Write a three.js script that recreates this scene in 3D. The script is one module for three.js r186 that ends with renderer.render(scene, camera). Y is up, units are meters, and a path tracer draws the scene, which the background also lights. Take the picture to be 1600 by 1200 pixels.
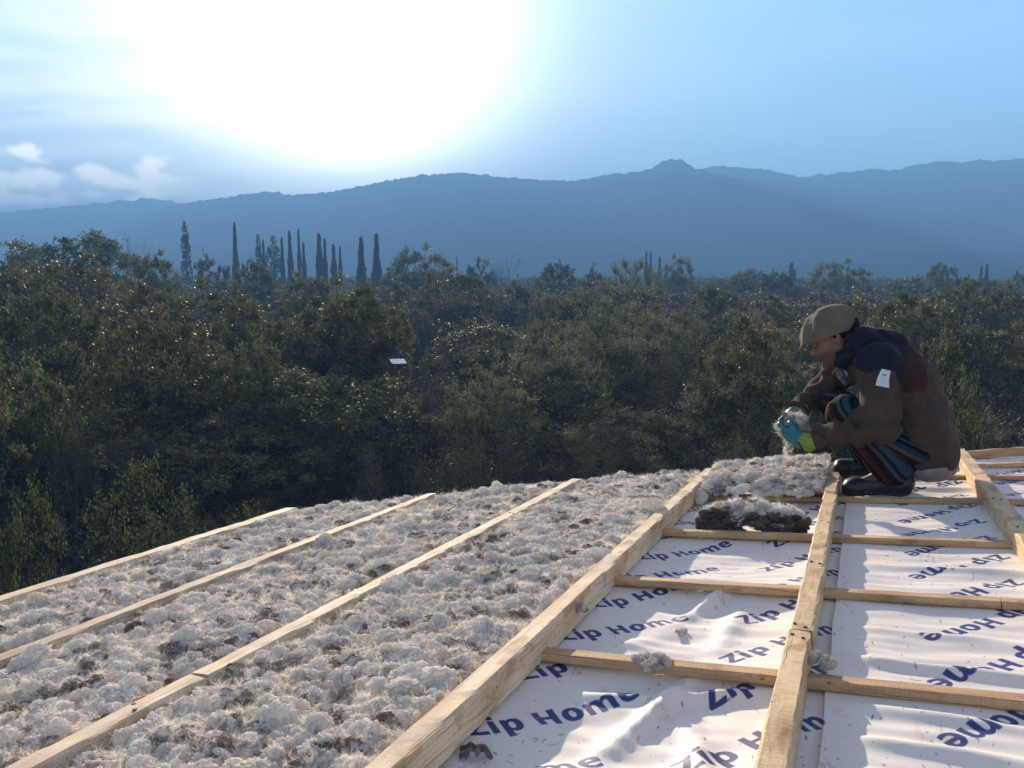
import * as THREE from 'three';
import { mergeGeometries, mergeVertices } from 'three/addons/utils/BufferGeometryUtils.js';
import { MarchingCubes } from 'three/addons/objects/MarchingCubes.js';

// ------------------------------------------------------------------ camera, sky, sun, exposure
const F = 1288, EYE = new THREE.Vector3(0, 4.4, 0), PITCH = Math.atan(170 / F);
const scene = new THREE.Scene();
const camera = new THREE.PerspectiveCamera(2 * Math.atan(600 / F) * 180 / Math.PI, 4 / 3, 0.05, 30000);
camera.position.copy(EYE); camera.rotation.x = -PITCH;
scene.add(camera);
const renderer = new THREE.WebGLRenderer({ antialias: true });
renderer.toneMapping = THREE.LinearToneMapping;
renderer.toneMappingExposure = 3.2;
renderer.shadowMap.enabled = true;
const SUN = new THREE.Vector3(-0.1845, 0.2391, -0.9533).normalize();
const sun = new THREE.DirectionalLight(new THREE.Color(1.0, 0.82, 0.64), 5.0);
sun.position.copy(SUN).multiplyScalar(60); sun.castShadow = true; sun.shadow.radius = 1;
Object.assign(sun.shadow.camera, { left: -40, right: 40, top: 40, bottom: -40, near: 1, far: 160 });
sun.shadow.mapSize.set(4096, 4096);
scene.add(sun, sun.target);
scene.fog = new THREE.FogExp2(new THREE.Color().setRGB(0.23, 0.53, 1.0), 0.0024);

// ------------------------------------------------------------------ random numbers and noise
function rng(seed) { let s = seed >>> 0; return () => { s = (s + 0x6d2b79f5) | 0; let t = Math.imul(s ^ (s >>> 15), 1 | s); t = (t + Math.imul(t ^ (t >>> 7), 61 | t)) ^ t; return ((t ^ (t >>> 14)) >>> 0) / 4294967296; }; }
const PERM = new Uint8Array(512); { const r = rng(77), p = [...Array(256).keys()]; for (let i = 255; i > 0; i--) { const j = Math.floor(r() * (i + 1)); [p[i], p[j]] = [p[j], p[i]]; } for (let i = 0; i < 512; i++) PERM[i] = p[i & 255]; }
const fade = (t) => t * t * t * (t * (t * 6 - 15) + 10), mix = (a, b, t) => a + (b - a) * t, clamp = (x, a = 0, b = 1) => Math.min(b, Math.max(a, x));
const smooth = (a, b, x) => { const t = clamp((x - a) / (b - a)); return t * t * (3 - 2 * t); };
const grad = (h, x, y, z) => { h &= 15; const u = h < 8 ? x : y, v = h < 4 ? y : h === 12 || h === 14 ? x : z; return ((h & 1) ? -u : u) + ((h & 2) ? -v : v); };
function noise(x, y = 0, z = 0) {
  const X0 = Math.floor(x), Y0 = Math.floor(y), Z0 = Math.floor(z), X = X0 & 255, Y = Y0 & 255, Z = Z0 & 255; x -= X0; y -= Y0; z -= Z0;
  const u = fade(x), v = fade(y), w = fade(z), A = PERM[X] + Y, AA = PERM[A] + Z, AB = PERM[A + 1] + Z, B = PERM[X + 1] + Y, BA = PERM[B] + Z, BB = PERM[B + 1] + Z;
  return mix(mix(mix(grad(PERM[AA], x, y, z), grad(PERM[BA], x - 1, y, z), u), mix(grad(PERM[AB], x, y - 1, z), grad(PERM[BB], x - 1, y - 1, z), u), v),
    mix(mix(grad(PERM[AA + 1], x, y, z - 1), grad(PERM[BA + 1], x - 1, y, z - 1), u), mix(grad(PERM[AB + 1], x, y - 1, z - 1), grad(PERM[BB + 1], x - 1, y - 1, z - 1), u), v), w);
}
const fbm = (x, y, z, o = 4) => { let s = 0, a = 0.5; for (let i = 0; i < o; i++, a *= 0.5, x *= 2.03, y *= 2.03, z *= 2.03) s += a * noise(x, y, z); return s; };
const billow = (x, y, z, o = 3) => { let s = 0, a = 0.5; for (let i = 0; i < o; i++, a *= 0.5, x *= 2.03, y *= 2.03, z *= 2.03) s += a * Math.abs(noise(x, y, z)); return s; };

// the sky: pale towards the sun, deep blue to the right, thin veils on the left, small low clouds over the far range
{
  const W = 2048, H = 1024, data = new Float32Array(W * H * 4);
  for (let r = 0; r < H; r++) {
    const up = ((r + 0.5) / H - 0.5) * Math.PI, y = Math.sin(up), cu = Math.cos(up);
    for (let c = 0; c < W; c++) {
      const ro = ((c + 0.5) / W - 0.5) * 2 * Math.PI, x = Math.cos(ro) * cu, z = Math.sin(ro) * cu;
      const cs = clamp(x * SUN.x + y * SUN.y + z * SUN.z, -1, 1), ang = Math.acos(cs) * 180 / Math.PI;
      const yy = Math.max(y, 0), hz = Math.exp(-yy * 5.5);
      const hi = smooth(0.34, 0.62, yy); const away = smooth(60, 150, ang); let R = mix(mix(0.062, 0.075, hi), 0.25, hz) + 0.07 * away, G = mix(mix(0.205, 0.070, hi), 0.44, hz) + 0.02 * away, B = mix(mix(0.38, 0.105, hi), 0.57, hz) - 0.04 * away;  // sky opposite the sun and overhead tinted warmer, added to fill the shade
      const wide = Math.exp(-ang / 15), mid = Math.exp(-((ang / 8.4) ** 2)), core = Math.exp(-((ang / 3.2) ** 2));
      R += 0.56 * wide + 1.5 * mid + 2.2 * core; G += 0.45 * wide + 1.46 * mid + 2.1 * core; B += 0.30 * wide + 1.36 * mid + 1.9 * core;
      if (y > 0) {
        // veils: streaks on a high flat layer
        const k = 1 / (y + 0.12), px = x * k, pz = z * k;
        const az = Math.atan2(x, -z);
        const left = smooth(-0.02, -0.32, az) * smooth(-1.9, -0.7, az) * 1.25 + 0.12;
        let v = smooth(-0.1, 0.45, fbm(px * 1.1 + 0.35 * noise(px * 2, pz * 2, 4), pz * 2.6 + 0.5 * noise(px * 1.4, 7, pz), 3, 5) + 0.16);
        v = (0.45 + 0.55 * v) * left * smooth(0.6, 0.2, y);
        R += v * 0.26; G += v * 0.21; B += v * 0.14;
        // low cumulus over the left end of the range
        const d = fbm(az * 26, up * 60, 2, 5) + 0.32 - Math.abs(up * 57.3 - 5.6) * 0.28, wv = smooth(-0.33, -0.42, az) * smooth(-0.75, -0.6, az);
        const cl = smooth(0.02, 0.22, d) * wv;
        R = mix(R, 1.5, cl * 0.8); G = mix(G, 1.4, cl * 0.8); B = mix(B, 1.2, cl * 0.8);
        // two small wisps high on the right
        const d2 = fbm(az * 30 + 5, up * 75, 8, 5) - Math.hypot((az - 0.497) * 16, (up * 57.3 - 17.4) * 0.9) * 0.35 + 0.22;
        const c2 = smooth(0.05, 0.3, d2);
        R = mix(R, 0.75, c2 * 0.7); G = mix(G, 0.76, c2 * 0.7); B = mix(B, 0.78, c2 * 0.7);
      }
      const o = (r * W + c) * 4; data[o] = R; data[o + 1] = G; data[o + 2] = B; data[o + 3] = 1;
    }
  }
  const t = new THREE.DataTexture(data, W, H, THREE.RGBAFormat, THREE.FloatType);
  t.mapping = THREE.EquirectangularReflectionMapping; t.magFilter = THREE.LinearFilter; t.needsUpdate = true;
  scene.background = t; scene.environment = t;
}

// ------------------------------------------------------------------ helpers
const taken = new Map();
function numbered(n) { const k = taken.get(n) || 0; taken.set(n, k + 1); return k ? n + '_' + String(k).padStart(3, '0') : n; }
function tag(o, label, category, group, kind) { if (label) o.userData.label = label; if (category) o.userData.category = category; if (group) o.userData.group = group; if (kind) o.userData.kind = kind; return o; }
function shadows(m) { m.castShadow = true; m.receiveShadow = true; return m; }
function mesh(name, geo, mat, parent) { const m = shadows(new THREE.Mesh(geo, mat)); m.name = name; if (parent) parent.add(m); return m; }
function top(name, geo, mat) { return mesh(numbered(name), geo, mat, scene); }
function thing(name) { const g = new THREE.Group(); g.name = numbered(name); scene.add(g); return g; }
const V = (x, y, z) => new THREE.Vector3(x, y, z), RGB = (r, g, b) => new THREE.Color().setRGB(r, g, b);
// direction through a point of the 1600 x 1200 picture, used to lay the landscape out at chosen distances
function dir(px, py) { const c = Math.cos(PITCH), s = Math.sin(PITCH), dx = (px - 800) / F, dy = -(py - 600) / F; return V(dx, c * dy - s, -s * dy - c); }
// a spot at horizontal distance d, at the height seen there
function spot(px, py, d) { const v = dir(px, py), k = d / Math.hypot(v.x, v.z); return v.multiplyScalar(k).add(EYE); }
function dataTex(W, H, f, srgb = true, rep = true) {
  const d = new Uint8Array(W * H * 4);
  for (let y = 0; y < H; y++) for (let x = 0; x < W; x++) { const [r, g, b] = f((x + 0.5) / W, (y + 0.5) / H), o = (y * W + x) * 4; d[o] = clamp(r) * 255; d[o + 1] = clamp(g) * 255; d[o + 2] = clamp(b) * 255; d[o + 3] = 255; }
  const t = new THREE.DataTexture(d, W, H); if (srgb) t.colorSpace = THREE.SRGBColorSpace; t.magFilter = THREE.LinearFilter; t.minFilter = THREE.LinearFilter;
  if (rep) t.wrapS = t.wrapT = THREE.RepeatWrapping; t.needsUpdate = true; return t;
}
function build(pos, idx, col, uv) {
  const g = new THREE.BufferGeometry(); g.setAttribute('position', new THREE.Float32BufferAttribute(pos, 3)); if (idx) g.setIndex(idx);
  if (col) g.setAttribute('color', new THREE.Float32BufferAttribute(col, 3)); if (uv) g.setAttribute('uv', new THREE.Float32BufferAttribute(uv, 2));
  g.computeVertexNormals(); return g;
}
// ------------------------------------------------------------------ ground and mountains
const groundY = (x, z) => 0.35 * noise(x * 0.03, 3, z * 0.03) + 0.12 * noise(x * 0.17, 9, z * 0.17) - 0.5 * smooth(0, 60, Math.hypot(x, z)) ;
{
  const pos = [], idx = [], col = [], NA = 160, rs = [0]; for (let r = 2; r < 12000; r *= 1.09) rs.push(r);
  rs.forEach((r, i) => { for (let k = 0; k < NA; k++) { const a = k / NA * 2 * Math.PI, x = r * Math.cos(a), z = r * Math.sin(a), y = r < 400 ? groundY(x, z) * smooth(400, 200, r) - 0.5 * smooth(200, 400, r) : -0.5; pos.push(x, y, z);
    const n = 0.5 + fbm(x * 0.2, 1, z * 0.2, 4), m = 0.5 + fbm(x * 0.01, 5, z * 0.01, 3); col.push(0.62 * mix(0.05, 0.13, n) * mix(0.7, 1.1, m), 0.66 * mix(0.045, 0.10, n) * mix(0.9, 1.05, m), 0.66 * mix(0.03, 0.06, n)); } });
  for (let i = 0; i + 1 < rs.length; i++) for (let k = 0; k < NA; k++) { const a = i * NA + k, b = i * NA + (k + 1) % NA; idx.push(a, b, a + NA, b, b + NA, a + NA); }
  const g = build(pos, idx, col);
  tag(top('ground', g, new THREE.MeshLambertMaterial({ vertexColors: true })), 'dry brown brushland ground below the trees', 'ground', null, 'structure');
}
// a range: skyline given as points of the picture, its crest at the distance dist(px); the near face falls to the plain in spurs
function range(name, label, sky, dist, foot, seed, opt = {}) {
  const pos = [], idx = [], col = [], x0 = sky[0][0], x1 = sky[sky.length - 1][0], NX = opt.nx || 420, NR = opt.nr || 70, rough = opt.rough ?? 1;
  const lineY = (px) => { let i = 1; while (i < sky.length - 1 && sky[i][0] < px) i++; const [a, ya] = sky[i - 1], [b, yb] = sky[i]; return mix(ya, yb, clamp((px - a) / (b - a))); };
  for (let i = 0; i <= NX; i++) {
    const px = mix(x0, x1, i / NX), dc = dist(px), df = dc * foot;
    const jag = (2.4 * noise(px * 0.03, seed) + 2.6 * noise(px * 0.09, seed + 2) + 1.9 * Math.abs(noise(px * 0.17, seed + 4)) + 1.5 * noise(px * 0.33, seed + 5)) * 1.5 * rough;
    const crest = spot(px, lineY(px) + jag, dc);
    const v = dir(px, 430), az = Math.atan2(v.x, -v.z);
    for (let j = 0; j <= NR; j++) {
      const t = j / NR;                                   // 0 foot, 0.7 crest, 1 behind
      const s = t < 0.72 ? t / 0.72 : 1, back = t < 0.72 ? 0 : (t - 0.72) / 0.28;
      const d = t < 0.72 ? mix(df, dc, s) : dc * (1 + 0.12 * back);
      const spur = 1 - Math.abs(noise(az * 16 + 0.6 * noise(az * 20, s * 2, seed), s * 0.7, seed)) * 2, spur2 = 1 - Math.abs(noise(az * 55 + s, s * 3, seed + 9)) * 2;
      let h = Math.pow(s, 1.25) + (0.05 * (spur - 0.55) + 0.02 * (spur2 - 0.5) + 0.015 * fbm(az * 130, s * 9, seed, 4)) * Math.sin(Math.PI * Math.min(1, s * 1.02)) * (opt.spurs ?? 1);
      h = Math.max(0, h);
      const y = -0.5 + (crest.y + 0.5) * (t <= 0.72 ? (s === 1 ? 1 : Math.min(h, s * 0.98 + 0.01)) : 1 - back * back * 0.9);
      pos.push(Math.sin(az) * d, y - (j === 0 ? 8 : 0), -Math.cos(az) * d);
      const n = (0.5 + fbm(az * 90, s * 20, seed + 3, 4)) * (opt.tone ?? 1), q = opt.tone ?? 1; col.push(q * mix(0.05, 0.10, n), q * mix(0.06, 0.10, n), q * mix(0.055, 0.075, n));
    }
  }
  const M = NR + 1; for (let i = 0; i < NX; i++) for (let j = 0; j < NR; j++) { const a = i * M + j, b = a + M; idx.push(a, b, a + 1, b, b + 1, a + 1); }
  return tag(top(name, build(pos, idx, col), new THREE.MeshLambertMaterial({ vertexColors: true })), label, 'mountains', null, 'structure');
}
range('mountains', 'farthest pale mountain ridge low on the left',
  [[-1200, 300], [-900, 322], [-400, 340], [-150, 338], [0, 333], [60, 326], [150, 318], [230, 309], [270, 313], [300, 318], [360, 325], [430, 332]],
  () => 1150, 0.55, 11, { nx: 260 });
range('mountains', 'blue mountain range rising to the pointed peak and falling in a dark spur',
  [[40, 400], [100, 380], [150, 362], [200, 345], [260, 324], [300, 316], [350, 308], [425, 298], [470, 304], [520, 299], [560, 291], [600, 283], [660, 272], [720, 269], [790, 276], [850, 280], [900, 281], [960, 270], [1000, 266], [1015, 262], [1030, 251], [1047, 247], [1062, 250], [1080, 261], [1110, 270], [1160, 279], [1220, 291], [1290, 307], [1350, 322], [1420, 338], [1480, 352], [1540, 372], [1640, 395], [1760, 425]],
  (px) => mix(980, 680, smooth(0, 1050, px)), 0.6, 31, { nx: 800 });
range('mountains', 'farther blue mountain wall on the right behind the dark spur',
  [[860, 300], [960, 280], [1040, 262], [1080, 262], [1120, 259], [1160, 261], [1200, 266], [1240, 275], [1290, 270], [1330, 266], [1400, 262], [1455, 251], [1500, 252], [1550, 248], [1600, 249], [1750, 243], [2000, 262], [2600, 300], [3400, 330]],
  () => 800, 0.6, 47, { nx: 420 });
range('hills', 'low tawny foothills at the foot of the mountains on the right',
  [[900, 428], [980, 418], [1060, 420], [1130, 412], [1200, 403], [1290, 396], [1330, 398], [1390, 391], [1440, 396], [1500, 392], [1560, 398], [1640, 394], [1800, 405], [2000, 428]],
  () => 520, 0.7, 63, { nx: 260, rough: 0.6, nr: 50, spurs: 0.5, tone: 0.45 });
range('hills', 'nearer low hills before the foothills on the right',
  [[1150, 428], [1240, 414], [1330, 408], [1400, 411], [1450, 418], [1510, 410], [1560, 416], [1640, 411], [1760, 420], [1900, 428]],
  () => 430, 0.7, 85, { nx: 200, rough: 0.5, nr: 40, spurs: 0.5, tone: 0.45 });
// ------------------------------------------------------------------ the roof frame: X to the right, Y out of the roof, Z back towards the viewer
const BX = V(0.91825, 0.0865, 0.38644).normalize(), BY = V(-0.0562, 0.99444, -0.08906).normalize(), BZ = new THREE.Vector3().crossVectors(BX, BY).normalize();
BY.crossVectors(BZ, BX).normalize();
const ROOF_O = EYE.clone().addScaledVector(BY, -0.68);
const ROOF_Q = new THREE.Quaternion().setFromRotationMatrix(new THREE.Matrix4().makeBasis(BX, BY, BZ));
const onRoof = (o) => { o.position.copy(ROOF_O); o.quaternion.copy(ROOF_Q); return o; };
const roofPt = (v, u, up = 0) => ROOF_O.clone().addScaledVector(BX, v).addScaledVector(BY, up).addScaledVector(BZ, -u);
const EAVE = [[-2.6, 2.72], [-2.33, 2.92], [-1.84, 3.32], [-1.3, 3.76], [-0.71, 4.08], [-0.15, 4.4], [0.42, 4.86], [0.8, 5.08], [1.4, 5.38], [2.2, 5.8]];
const eaveU = (v) => { let i = 1; while (i < EAVE.length - 1 && EAVE[i][0] < v) i++; const [a, b] = EAVE[i - 1], [c, d] = EAVE[i]; return b + (d - b) * (v - a) / (c - a); };
const BAT = [[1.092, 0], [1.700, 0], [2.300, 0], [2.920, 0], [3.612, 0.0], [4.19, 0.02], [4.42, 0.36]];   // battens: u at v = 0.2, slope
const BEAM_V = [-2.33, -1.845, -1.297, -0.714, -0.149, 0.425, 0.985, 1.55];

// timber: long grain with streaks, knots and weathered patches
function woodTex(seed, base, dark, saw = 0.12) {
  const r = rng(seed), knots = [], splits = []; for (let i = 0; i < 6; i++) knots.push([r(), r(), 0.01 + r() * 0.022]);
  for (let i = 0; i < 9; i++) splits.push([r(), r(), 0.05 + 0.2 * r(), r() * 9]);
  return dataTex(256, 1024, (x, y) => {
    let w = x * 9 + 2.2 * noise(x * 2.2, y * 2.0, seed) + 0.5 * noise(x * 6, y * 7, seed + 1), k = 0;
    for (const [a, b, s] of knots) { const dx = (((x - a + 1.5) % 1) - 0.5), dy = (((y - b + 1.5) % 1) - 0.5) * 4, d = Math.hypot(dx, dy); w += 1.8 * Math.exp(-d * d / (s * 5) ** 2); k = Math.max(k, smooth(s * 1.3, s * 0.5, d)); }
    const ring = 0.5 + 0.5 * Math.sin(w * 6.283), fine = noise(x * 120, y * 14, seed + 2), sw = noise(x * 5 + 0.6 * noise(y * 30, x * 2), y * 230, seed + 7), patch = fbm(x * 2.5, y * 4, seed + 4, 5), stain = smooth(0.15, 0.4, fbm(x * 3, y * 8, seed + 11, 5)), speck = smooth(0.42, 0.6, noise(x * 60, y * 200, seed + 13));
    let t = clamp(0.20 * ring * ring * (0.6 + 0.8 * noise(x * 2, y * 3, 5 + seed)) + 0.13 * fine + saw * sw + 0.75 * patch + 0.16), cr = 0; t = Math.max(t, k * 0.95);
    for (const [a, b, l, o] of splits) { const dy = (y - b) / l, e = Math.abs(x - a - 0.015 * noise(y * 30, o) - 0.03 * dy); if (Math.abs(dy) < 1) cr = Math.max(cr, smooth(0.007, 0.001, e) * (1 - dy * dy)); }
    t = mix(t, 0.9, stain * 0.55); t = Math.max(t, speck * 0.7, cr * 1.25);
    return [0, 1, 2].map((c) => Math.max(0.12, mix(base[c], dark[c], t)));
  });
}
const woodMats = [woodTex(3, [0.90, 0.82, 0.70], [0.62, 0.47, 0.34]), woodTex(8, [0.88, 0.78, 0.61], [0.58, 0.41, 0.26], 0.3), woodTex(21, [0.83, 0.69, 0.52], [0.52, 0.36, 0.24]), woodTex(34, [0.92, 0.83, 0.70], [0.62, 0.45, 0.31], 0.2), woodTex(47, [0.86, 0.77, 0.66], [0.50, 0.40, 0.33])].map((t) => {
  return new THREE.MeshStandardMaterial({ map: t, bumpMap: t, bumpScale: -0.002, roughness: 0.78 });
});
const woodOf = [0, 4, 0, 3, 1, 1, 0, 0];
// a sawn bar along +Z from 0 to -len; edges chamfered and slightly uneven; uv in metres / (0.12, 0.9)
function bar(w, h, len, seed, slope = 0, wane = 0.0035) {
  const c = 0.004, P = [[-w / 2 + c, 0], [w / 2 - c, 0], [w / 2, c], [w / 2, h - c], [w / 2 - c, h], [-w / 2 + c, h], [-w / 2, h - c], [-w / 2, c]], n = Math.max(2, Math.ceil(len / 0.035)), pos = [], idx = [], uv = [];
  const ring = P.length, per = [0]; for (let i = 0; i < ring; i++) { const a = P[i], b = P[(i + 1) % ring]; per.push(per[i] + Math.hypot(a[0] - b[0], a[1] - b[1])); }
  for (let s = 0; s <= n; s++) { const z = -len * s / n; for (let i = 0; i <= ring; i++) { const [x, y] = P[i % ring], e = i % ring; const k = wane * (noise(s * 0.55, e * 3.1, seed) + 0.5 * noise(s * 1.7, e * 5.1, seed + 8) + (e === 4 || e === 5 ? 2.2 * Math.min(0, noise(s * 0.3, e, seed + 4) + 0.16) : 0));
      pos.push(x + k + 0.004 * noise(z * 0.8, 2, seed), y + k * (y > h / 2 ? 1 : 0), z + x * slope); uv.push((per[i] + seed * 0.031) / 0.14, z / 0.9 + seed * 0.37); } }
  for (let s = 0; s < n; s++) for (let i = 0; i < ring; i++) { const a = s * (ring + 1) + i, b = a + ring + 1; idx.push(a, b, a + 1, a + 1, b, b + 1); }
  for (const s of [0, n]) { const o = pos.length / 3, z = -len * s / n; for (let i = 0; i < ring; i++) { pos.push(...pos.slice((s * (ring + 1) + i) * 3, (s * (ring + 1) + i) * 3 + 3)); uv.push(P[i][0] / 0.14 + seed, P[i][1] / 0.9); } for (let i = 1; i + 1 < ring; i++) s ? idx.push(o, o + i, o + i + 1) : idx.push(o, o + i + 1, o + i); }
  const g = build(pos, idx, null, uv).toNonIndexed(); g.computeVertexNormals(); return creased(g);
}
import { toCreasedNormals } from 'three/addons/utils/BufferGeometryUtils.js';
const creased = (g) => toCreasedNormals(g, 0.5);

const house = thing('house');
onRoof(house); tag(house, 'house under construction whose timber roof carries white printed membrane and wool', 'house');
// the printed sheet: words at 45 degrees in a regular grid, dust and bits of straw
const INK = '#3c4678';
function sheetTex(v0, v1, u0, u1, W, H, flip, seed) {
  const cv = document.createElement('canvas'); cv.width = W; cv.height = H; const g = cv.getContext('2d'), sx = W / (v1 - v0), sy = H / (u1 - u0), r = rng(seed);
  g.fillStyle = '#e8e2d9'; g.fillRect(0, 0, W, H);
  for (let i = 0; i < 500; i++) { const q = 226 + Math.floor(r() * 18); g.fillStyle = `rgba(${q},${q - 3},${q - 6},0.16)`; g.beginPath(); g.ellipse(r() * W, r() * H, 10 + r() * 70, 8 + r() * 40, r() * 3, 0, 7); g.fill(); }
  g.fillStyle = INK; g.font = 'bold 100px sans-serif'; const wide = g.measureText('Zip Home').width;
  const put = (v, u) => { g.save(); g.translate((v - v0) * sx, H - (u - u0) * sy); g.scale(sx, sy); g.rotate(-46.5 * Math.PI / 180 + (flip ? Math.PI : 0)); const k = 0.378 / wide; g.scale(k, k * 0.86); g.fillText('Zip Home', 0, 0); g.strokeStyle = INK; g.lineWidth = 2.5; g.strokeText('Zip Home', 0, 0); g.restore(); };
  const cols = flip ? [0.345, 0.75, 1.15, 1.55, 1.95, 2.35] : [-2.7, -2.3, -1.9, -1.5, -1.1, -0.70, -0.30, 0.1];
  cols.forEach((v, i) => { for (let u = (flip ? 2.331 : 1.333) - 0.2563 * 12; u < 6.5; u += 0.2563) put(v, u); });
  // faint scuffs through the ink
  for (let i = 0; i < 260; i++) { g.fillStyle = `rgba(236,233,231,${0.1 + 0.25 * r()})`; g.fillRect(r() * W, r() * H, 2 + r() * 26, 1 + r() * 3); }
  for (let i = 0; i < 2600 * (v1 - v0); i++) { const s = 0.4 + r() * r() * 1.8, q = r(); g.fillStyle = q < 0.6 ? `rgba(88,70,56,${0.2 + 0.5 * r()})` : `rgba(150,110,70,${0.2 + 0.5 * r()})`; g.beginPath(); g.ellipse(r() * W, r() * H, s * (1 + 2.4 * r()), s, r() * 3, 0, 7); g.fill(); }
  for (let i = 0; i < 60; i++) { g.fillStyle = `rgba(176,132,96,${0.1 + 0.12 * r()})`; const x = r() * W, y = r() * H; for (let k = 0; k < 9; k++) { g.beginPath(); g.ellipse(x + (r() - .5) * 22, y + (r() - .5) * 14, 1 + r() * 5, 1 + r() * 3, r() * 3, 0, 7); g.fill(); } }
  // bits of straw, fibres and boot scuffs
  for (let i = 0; i < 300 * (v1 - v0); i++) { const x = r() * W, y = r() * H, a = r() * 6.28, l = 3 + r() * 9; g.strokeStyle = r() < 0.5 ? `rgba(120,92,66,${0.35 + 0.4 * r()})` : `rgba(250,246,238,0.7)`; g.lineWidth = 0.7 + r(); g.beginPath(); g.moveTo(x, y); g.quadraticCurveTo(x + l * Math.cos(a) + r() * 4, y + l * Math.sin(a), x + 1.6 * l * Math.cos(a + 0.4), y + 1.6 * l * Math.sin(a + 0.4)); g.stroke(); }
  for (let i = 0; i < 22; i++) { const x = r() * W, y = r() * H, a = r() * 6.28; for (let k = 0; k < 26; k++) { g.fillStyle = `rgba(122,108,98,${0.04 + 0.07 * r()})`; g.beginPath(); g.ellipse(x + (r() - .5) * 60, y + (r() - .5) * 36, 2 + r() * 9, 1 + r() * 3, a, 0, 7); g.fill(); } }
  const t = new THREE.CanvasTexture(cv); t.colorSpace = THREE.SRGBColorSpace; t.wrapS = t.wrapT = THREE.RepeatWrapping; return t;
}
// height of the sheet: hangs a little between the battens, with ripples and a few folds
const batU = (i, v) => BAT[i][0] + BAT[i][1] * (v - 0.2);
function hang(v, u, deep, seed) {
  let i = 0; while (i < BAT.length - 1 && batU(i + 1, v) < u) i++;
  const a = i === 0 && batU(0, v) > u ? batU(0, v) - 0.62 : batU(i, v), b = a === batU(i, v) ? (i + 1 < BAT.length ? batU(i + 1, v) : eaveU(v) + 0.05) : batU(0, v), s = clamp((u - a) / Math.max(0.05, b - a));
  let bay = 0; while (bay < BEAM_V.length - 1 && BEAM_V[bay + 1] < v) bay++;
  const q = clamp((v - BEAM_V[bay]) / (BEAM_V[bay + 1] - BEAM_V[bay])), across = Math.pow(Math.sin(Math.PI * q), 0.6), along = Math.pow(Math.max(0, Math.sin(Math.PI * s)), 0.45);
  return -0.022 - deep * across * along + along * across * (0.010 * noise(v * 4 + seed, u * 9, seed) + 0.005 * noise(v * 7, u * 26, seed + 3)) ;
}
function bump(v, u, list) { let h = 0; for (const [a, b, ang, ra, rb, k] of list) { const dx = v - a, dy = u - b, c = Math.cos(ang), s = Math.sin(ang), p = (dx * c + dy * s) / ra, q = (-dx * s + dy * c) / rb; h += k * Math.exp(-p * p - q * q); } return h; }
function sheet(name, v0, v1, u0, u1, step, mat, height, trim) {
  const nv = Math.ceil((v1 - v0) / step), nu = Math.ceil((u1 - u0) / step), pos = [], idx = [], uv = [];
  for (let i = 0; i <= nv; i++) for (let j = 0; j <= nu; j++) { let v = mix(v0, v1, i / nv); const e = trim ? Math.min(u1, eaveU(v) - 0.02) : u1, u = mix(u0, e, j / nu); if (i === 0 && name !== 'hidden') v += 0.004 * noise(u * 5, 1, 3); pos.push(v, height(v, u), -u); uv.push((v - v0) / (v1 - v0), (u - u0) / (u1 - u0)); }
  for (let i = 0; i < nv; i++) for (let j = 0; j < nu; j++) { const a = i * (nu + 1) + j, b = a + nu + 1; idx.push(a, b, a + 1, b, b + 1, a + 1); }
  return mesh('membrane', build(pos, idx, null, uv), mat, house);
}
const weave = dataTex(128, 128, (x, y) => { const q = 0.5 + 0.3 * noise(x * 40, y * 40, 1) + 0.2 * noise(x * 90, y * 12, 4); return [q, q, q]; }, false);
weave.repeat.set(14, 60);
const sheetMat = (t) => new THREE.MeshPhysicalMaterial({ map: t, bumpMap: weave, bumpScale: 0.0004, roughness: 0.6, specularIntensity: 0.5, side: THREE.DoubleSide });
const LEFT_BUMPS = [[-0.41, 2.24, 1.2, 0.13, 0.022, 0.022], [-0.33, 2.1, 1.5, 0.16, 0.03, 0.012], [-0.40, 1.55, 1.25, 0.16, 0.024, 0.026], [-0.30, 1.63, 0.4, 0.09, 0.018, 0.018], [-0.47, 1.60, 0.2, 0.10, 0.02, 0.014], [-0.28, 1.38, 1.9, 0.12, 0.02, 0.016], [-0.36, 1.25, 1.2, 0.16, 0.024, 0.018], [-0.55, 1.9, 0.9, 0.12, 0.03, 0.008]];
const RIGHT_BUMPS = [[0.12, 1.86, -0.12, 0.4, 0.022, 0.018], [0.1, 1.62, -0.1, 0.4, 0.02, 0.012], [0.1, 1.50, -0.06, 0.4, 0.02, 0.013], [0.15, 2.06, -0.12, 0.35, 0.024, 0.010], [0.2, 2.64, -0.08, 0.3, 0.03, 0.012], [0.2, 3.95, -0.05, 0.3, 0.03, 0.018], [0.3, 4.1, 0.1, 0.2, 0.03, 0.012], [0.1, 1.38, -0.05, 0.4, 0.022, 0.012]];
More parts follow.
